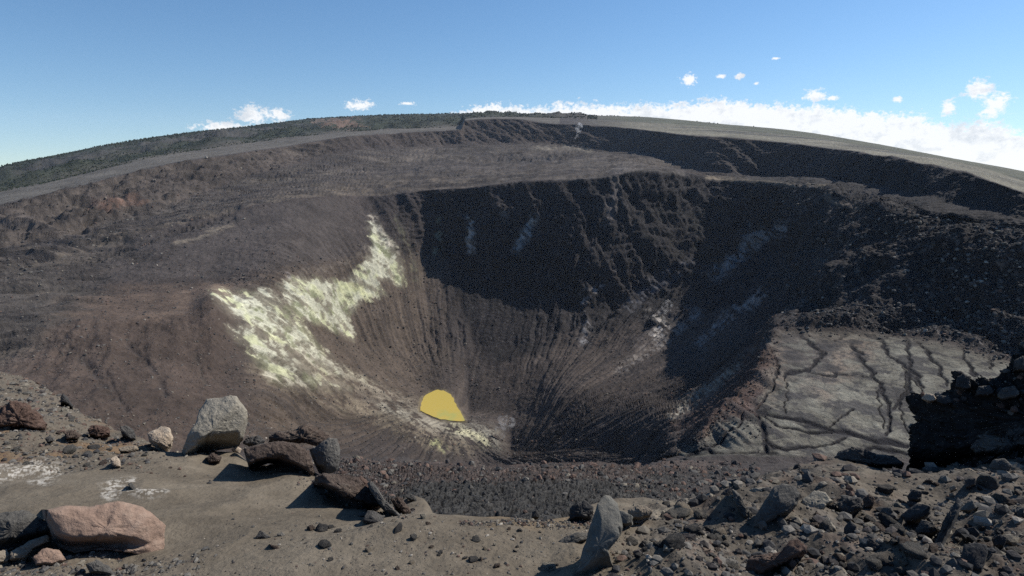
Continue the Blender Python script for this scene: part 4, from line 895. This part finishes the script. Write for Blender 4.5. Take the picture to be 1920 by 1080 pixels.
# individual middling stones on the slope: one source of each sort, the rest are copies
SORTS = ['dark', 'grey', 'brown', 'tan', 'pale']
def spot_free(px, py, r):
    for pts, *_ in T:
        xs = [p[0] for p in pts]; ys = [p[1] for p in pts]
        if min(xs) - r < px < max(xs) + r and min(ys) - r < py < max(ys) + r: return False
    return True
srcs = {}
words = {'dark': 'blackish', 'grey': 'grey', 'brown': 'reddish brown', 'tan': 'tan', 'pale': 'pale grey'}
import re
CUT = re.compile(r' (with|above|half|at|just|between|below|beyond|in|right|left|on|tucked|touching|beneath|beside|from|to|pointing|running|leaning|throwing|lying|heaped|slanting|under|behind|directly|level|standing(?! lava)|of|sticking)\b.*')
used_labels = set()
def where(px, py, k=0):
    best = sorted(T, key=lambda t: math.hypot(np.mean([p[0] for p in t[0]]) - px, np.mean([p[1] for p in t[0]]) - py))[k]
    dx = px - np.mean([p[0] for p in best[0]]); dy = py - np.mean([p[1] for p in best[0]])
    a = math.degrees(math.atan2(-dy, dx)) % 360
    d_ = ['right of', 'up and right of', 'just above', 'up and left of', 'left of', 'down and left of', 'just below', 'down and right of'][int((a + 22.5) // 45) % 8]
    return d_ + ' the ' + CUT.sub('', best[7])
def put_stone(sort, px, py, wpx, zone, zone_words):
    key = (sort, mr.randint(3))
    g = on_ground(px, py); d = np.linalg.norm(g); size = wpx * .5 * d / F
    if key not in srcs:
        q = stone(mr, ICO3, .2)
        o = mesh_from('stone', q, ICO3[1].reshape(-1), 3, M[sort], smooth=True); srcs[key] = o
        bpy.data.objects.remove(o, do_unlink=False) if False else None
        first_use = True
    else:
        o = srcs[key].copy(); sc.collection.objects.link(o); first_use = False
    o.location = g + np.array([0, 0, size * .25]); s = size * mr.uniform(.85, 1.15)
    o.scale = (s, s * mr.uniform(.8, 1.1), s * mr.uniform(.6, .9)); o.rotation_euler = (mr.uniform(-.5, .5), mr.uniform(-.5, .5), mr.uniform(0, 6.28))
    sz_ = 'small' if wpx < 11 else ('fist sized' if wpx < 16 else 'large')
    lb_ = '%s %s broken stone %s' % (sz_, words[sort], where(px, py))
    for k_ in range(1, 9):
        if lb_ not in used_labels: break
        lb_ = '%s %s broken stone %s' % (sz_, words[sort], where(px, py, k_))
    used_labels.add(lb_)
    tag(o, lb_, 'stone', '%s stones %s' % (words[sort], zone_words))
zones = [(190, (1160, 1915), (905, 1078), 'in the rubble at lower right', [.34, .3, .14, .1, .12]),
         (30, (0, 420), (770, 900), 'on the upper left rim', [.25, .25, .3, .15, .05]),
         (42, (560, 1060), (985, 1078), 'on the ash at lower centre', [.3, .25, .2, .1, .15]),
         (18, (1735, 1915), (880, 960), 'at the foot of the black outcrop', [.4, .3, .1, .1, .1])]
for n, (x0, x1), (y0, y1), zw, pr in zones:
    done = 0; tries = 0
    while done < n and tries < 4000:
        tries += 1
        x, y = mr.uniform(x0, x1), mr.uniform(y0, y1); w = min(11 * mr.pareto(2.2) + 9, 34) * (.6 if 'right' not in zw else .92)
        if not spot_free(x, y, w * .4): continue
        j = int(np.argmin(np.abs(pxA - x)))
        if y < GPY[last, j] + 4: continue
        if 'centre' not in zw and 'outcrop' not in zw and rgh[int(first + np.argmax(GPY[first:last+1, j] <= y)), j] < .45: continue
        put_stone(SORTS[mr.choice(5, p=pr)], x, y, w, 0, zw); done += 1
# all the finer rubble, past counting
vs, fs, cs = [], [], []; off = 0
pal = np.array([(.045,.044,.044),(.09,.085,.078),(.13,.12,.105),(.11,.075,.06),(.17,.15,.12),(.25,.225,.19),(.06,.053,.05)])
protos = [stone(mr, ICO1, .12) for _ in range(60)]
def scatter(n, x0, x1, y0, y1, wmin, wmax, al, need=.0, pcol=None, dens=None):
    global off
    c = 0; t_ = 0
    while c < n and t_ < n * 6:
        t_ += 1
        x, y = mr.uniform(x0, x1), mr.uniform(y0, y1); j = int(np.argmin(np.abs(pxA - x)))
        if y < GPY[last, j] - 1: continue
        i = int(first + np.argmax(GPY[first:last + 1, j] <= y)); r_ = rgh[i, j]
        if need and mr.rand() > (r_ - .1) * 1.2: continue
        if dens is not None and mr.rand() > dens(x, y): continue
        w = min(wmin * (1 + mr.pareto(al)), wmax); g = np.array([GX[i, j], GY[i, j], GZ[i, j]]); s = w * .5 * np.linalg.norm(g) / F
        q = protos[mr.randint(60)]; a = mr.uniform(0, 6.28); ca, sa = math.cos(a), math.sin(a)
        v = np.stack([q[:, 0] * ca - q[:, 1] * sa, q[:, 0] * sa + q[:, 1] * ca, q[:, 2] * .75], 1) * s + g + [0, 0, s * .2]
        vs.append(v); fs.append(ICO1[1] + off); off += len(v)
        cs.append(np.repeat((pal[mr.choice(7, p=pcol)] * mr.uniform(.75, 1.25))[None], len(v), 0)); c += 1
scatter(6200, 1100, 2000, 860, 1110, 2.0, 22, 1.55, .3, [.22,.26,.18,.1,.08,.04,.12])
scatter(4200, -60, 470, 700, 900, 1.4, 9, 2.0, .3, [.15,.2,.2,.2,.12,.03,.1])
scatter(1200, -60, 420, 1000, 1110, 2, 11, 1.9, .3, [.15,.25,.25,.12,.12,.03,.08])
scatter(2400, 380, 1180, 900, 1110, 1.2, 7, 2.3, 0, [.18,.22,.16,.12,.12,.12,.08], lambda x, y: .15 + .85 * min(max((y - 960) / 60, 0), 1) * min(max((x - 400) / 300, .2), 1))
scatter(500, 560, 780, 880, 990, 1.6, 8, 1.8, 0, [.18,.2,.1,.26,.12,.02,.12], lambda x, y: 1.0 if abs((y - 900) - (x - 590) * .42) < 22 else 0)
scatter(900, 860, 1120, 955, 1000, 1.6, 8, 1.8, 0, [.18,.2,.1,.2,.16,.06,.1])
ocv = np.array([v.co[:] for v in oc.data.vertices]); ocn = np.array([v.normal[:] for v in oc.data.vertices]); oc_l = np.array(oc.location)
cand = np.nonzero(ocn[:, 2] > .45)[0]
for k_ in mr.choice(cand, 1500):
    g = ocv[k_] + oc_l; s = min(1.6 * (1 + mr.pareto(1.6)), 13) * .5 * np.linalg.norm(g) / F; q = protos[mr.randint(60)]; a = mr.uniform(0, 6.28); ca, sa = math.cos(a), math.sin(a)
    v = np.stack([q[:, 0] * ca - q[:, 1] * sa, q[:, 0] * sa + q[:, 1] * ca, q[:, 2] * .8], 1) * s + g
    vs.append(v); fs.append(ICO1[1] + off); off += len(v); cs.append(np.repeat((pal[mr.choice(7, p=[.42,.22,.12,.1,.02,.01,.11])])[None], len(v), 0))
tm = terrain_mat('loose_rubble', 12.0, 60.0, 0.02, .45)
rb = mesh_from('rubble', np.concatenate(vs), np.concatenate(fs).reshape(-1), 3, tm, col=np.concatenate(cs), smooth=False)
tag(rb, 'fine broken lava rubble strewn over the near ash slope', 'rubble', kind='stuff')
# clinker blocks past counting on the shelf below the rim and in the block field
gx, gy, gz, gpx, gpy, gss = CR_GRID
vs, fs, cs = [], [], []; off = 0
def scatter_far(n, cond, wmin, wmax, al, pcol):
    global off
    ii, jj = np.nonzero(cond); pick = mr.choice(len(ii), n)
    for i, j in zip(ii[pick], jj[pick]):
        g = np.array([gx[i, j], gy[i, j], gz[i, j]]); w = min(wmin * (1 + mr.pareto(al)), wmax); s = w * .5 * np.linalg.norm(g) / F
        q = protos[mr.randint(60)]; a = mr.uniform(0, 6.28); ca, sa = math.cos(a), math.sin(a)
        v = np.stack([q[:, 0] * ca - q[:, 1] * sa, q[:, 0] * sa + q[:, 1] * ca, q[:, 2] * .8], 1) * s + g + [0, 0, s * .2]
        vs.append(v); fs.append(ICO1[1] + off); off += len(v)
        cs.append(np.repeat((pal[mr.choice(7, p=pcol)] * mr.uniform(.7, 1.2))[None], len(v), 0))
up_ = clink_mask if False else None
kk = (gss > 1.0) & (gss < 2.06) & (gpx > 560) & (gpx < 1420) & ((gss > 1.6) | (gpx < 780) | (gpx > 1150))
scatter_far(5200, kk & ((gpy < 905) | (gpx < 760) | (gpx > 1150)), 2.0, 14, 1.9, [.26,.18,.1,.28,.04,.0,.14])
scatter_far(1300, (gss > 1.0) & (gss < 1.9) & (gpx > 760) & (gpx < 1250), 1.6, 12, 1.9, [.6,.2,.0,.1,.0,.0,.1])
scatter_far(5200, (gss > 4.95) & (gss < 9.3) & (gpx > 1470) & (gpx < 1960), 1.8, 7, 2.2, [.4,.2,.14,.04,.06,.04,.12])
scatter_far(1500, (gss > 4.6) & (gss < 6.6) & (gpx > 1250) & (gpx < 1460), 1.8, 5, 2.2, [.3,.1,.0,.5,.0,.0,.1])
scatter_far(7000, (gss > 3.95) & (gss < 8.2) & (gpx > 420) & (gpx < 1450) & (smask < .02) & (shade_m < .1) & (np.hypot((gpx - 830) / 52, (gpy - 762) / 40) > 1), 1.5, 4.2, 2.6, [.35,.25,.1,.1,.04,.01,.15])
scatter_far(4000, (gss > 3.95) & (gss < 12) & (gpx > -80) & (gpx < 520) & (smask < .02), 1.5, 4.2, 2.6, [.2,.3,.14,.16,.08,.02,.1])
tm2 = terrain_mat('crater_blocks', 0.5, 3.0, 0.3, .35)
rb = mesh_from('scree', np.concatenate(vs), np.concatenate(fs).reshape(-1), 3, tm2, col=np.concatenate(cs), smooth=False)
tag(rb, 'loose clinker blocks scattered over the crater slopes and shelf', 'rubble', kind='stuff')

# ------------------------------------------------------------------ forest on the far hill
vs, fs, cs = [], [], []; off = 0
fm = (gss > 13.02) & (gss < 14.02) & (gpx < 1120) & (gpx > -400)
ii, jj = np.nonzero(fm); wgt = np.hypot(gx[ii, jj], gy[ii, jj]) ** 1.0; 
pick = mr.choice(len(ii), 15000)
edge = np.nonzero((gss > 13.93) & (gss < 14.01) & (gpx > -300) & (gpx < 1500)); ep = mr.choice(len(edge[0]), 3500)
I = np.r_[ii[pick], edge[0][ep]]; J = np.r_[jj[pick], edge[1][ep]]
gn = fbm(gx[I, J] / 300, gy[I, J] / 300, gz[I, J] / 300, 3)
for k_, (i, j) in enumerate(zip(I, J)):
    if k_ < 15000 and (gn[k_] > .2 or (13.5 < gss[i, j] < 13.82 and gpx[i, j] < 590 and gn[k_] > -.18)): continue
    if k_ >= 15000 and mr.rand() < .15 + .85 * sm(1000, 1450, gpx[i, j]) + .5 * (gn[k_] > .1): continue
    if k_ < 15000 and 590 < gpx[i, j] < 690 and 222 < gpy[i, j] < 240: continue
    g = np.array([gx[i, j], gy[i, j], gz[i, j]]); d = np.linalg.norm(g); s = mr.uniform(.5, 1.25) * d / F * (.8 if k_ >= 15000 else 1)
    q = protos[mr.randint(60)]; a = mr.uniform(0, 6.28); ca, sa = math.cos(a), math.sin(a)
    v = np.stack([q[:, 0] * ca - q[:, 1] * sa, q[:, 0] * sa + q[:, 1] * ca, q[:, 2] * mr.uniform(.9, 1.5)], 1) * s + g + [0, 0, s * .5]
    vs.append(v); fs.append(ICO1[1] + off); off += len(v)
    cs.append(np.repeat((np.array([(.020,.028,.016),(.030,.038,.021),(.014,.020,.013),(.045,.046,.028)][mr.choice(4, p=[.4,.3,.2,.1])]) * mr.uniform(.8, 1.2))[None], len(v), 0))
tm3 = terrain_mat('tree_leaves', 0.3, 1.0, 1.0, .5)
fo = mesh_from('forest', np.concatenate(vs), np.concatenate(fs).reshape(-1), 3, tm3, col=np.concatenate(cs), smooth=False)
tag(fo, 'dark green forest covering the far hill beyond the crater', 'forest', kind='stuff')

# ------------------------------------------------------------------ steam and air
def terrain_at(px, py, smin=3.9, smax=12):
    d = np.hypot(gpx - px, gpy - py) + 1e3 * ((gss < smin) | (gss > smax)); k_ = np.unravel_index(np.argmin(d), d.shape)
    return np.array([gx[k_], gy[k_], gz[k_]])
def steam(px, py, hpx, wpx, dens, label, lean=.3):
    g = terrain_at(px, py); u = np.linalg.norm(g) / F
    vv, ff, of = [], [], 0
    for k_ in range(9):
        t = k_ / 8
        c = np.array([lean * t * hpx * u + mr.normal() * wpx * u * .12, mr.normal() * wpx * u * .1, t * hpx * u])
        r = u * wpx * (.14 + .26 * t) 
        q = ICO2[0] * (1 + .35 * fbm(ICO2[0][:, 0] * 1.8 + k_ * 3, ICO2[0][:, 1] * 1.8, ICO2[0][:, 2] * 1.8 + px, 2))[:, None] * r
        vv.append(q + c); ff.append(ICO2[1] + of); of += len(q)
    mt = bpy.data.materials.new('steam'); mt.use_nodes = True; t = mt.node_tree
    for n in list(t.nodes):
        if n.type == 'BSDF_PRINCIPLED': t.nodes.remove(n)
    pv = t.nodes.new('ShaderNodeVolumePrincipled'); pv.inputs['Color'].default_value = (.95, .95, .97, 1)
    tcn = t.nodes.new('ShaderNodeTexCoord')
    nz = noise_n(t, 1 / (wpx * u * .35), 4, .6, tcn.outputs['Object'])
    t.links.new(mth('MULTIPLY', mth('MULTIPLY', mth('SUBTRACT', nz, .47, tree=t), 5.0, clamp=True, tree=t), dens / (wpx * u), tree=t), pv.inputs['Density'])
    pv.inputs['Anisotropy'].default_value = .3
    t.links.new(pv.outputs[0], t.nodes['Material Output'].inputs['Volume'])
    o = mesh_from('steam_plume', np.concatenate(vv), np.concatenate(ff).reshape(-1), 3, mt)
    o.location = g; tag(o, label, 'steam')
steam(938, 822, 38, 30, 2.2, 'thin steam plume rising beside the yellow lake ledge')
steam(1240, 606, 34, 22, 1.6, 'pale steam wisp over the white spot on the shaded slope')
steam(1080, 262, 22, 14, 3.0, 'small white steam plume at the foot of the far cliff')
bpy.ops.mesh.primitive_cube_add(size=1)
hz = bpy.context.object; hz.name = 'haze'; hz.data.name = 'haze'
zmin = min(float(gz.min()), LZ - 5) - 1.0; zmax = float(gz.max()) + 60
xm = float(np.abs(gx).max()) + 50; ym = float(gy.max()) + 50
hz.scale = (2 * xm, ym + 60, zmax - zmin); hz.location = (0, (ym - 60) / 2, (zmax + zmin) / 2)
mt = bpy.data.materials.new('haze'); mt.use_nodes = True; t = mt.node_tree; t.nodes.remove(t.nodes['Principled BSDF'])
pv = t.nodes.new('ShaderNodeVolumePrincipled'); pv.inputs['Color'].default_value = (.72, .83, 1.0, 1); pv.inputs['Density'].default_value = HAZE
t.links.new(pv.outputs[0], t.nodes['Material Output'].inputs['Volume']); hz.data.materials.append(mt)
tag(hz, 'pale blue air haze filling the crater', 'haze', kind='stuff')
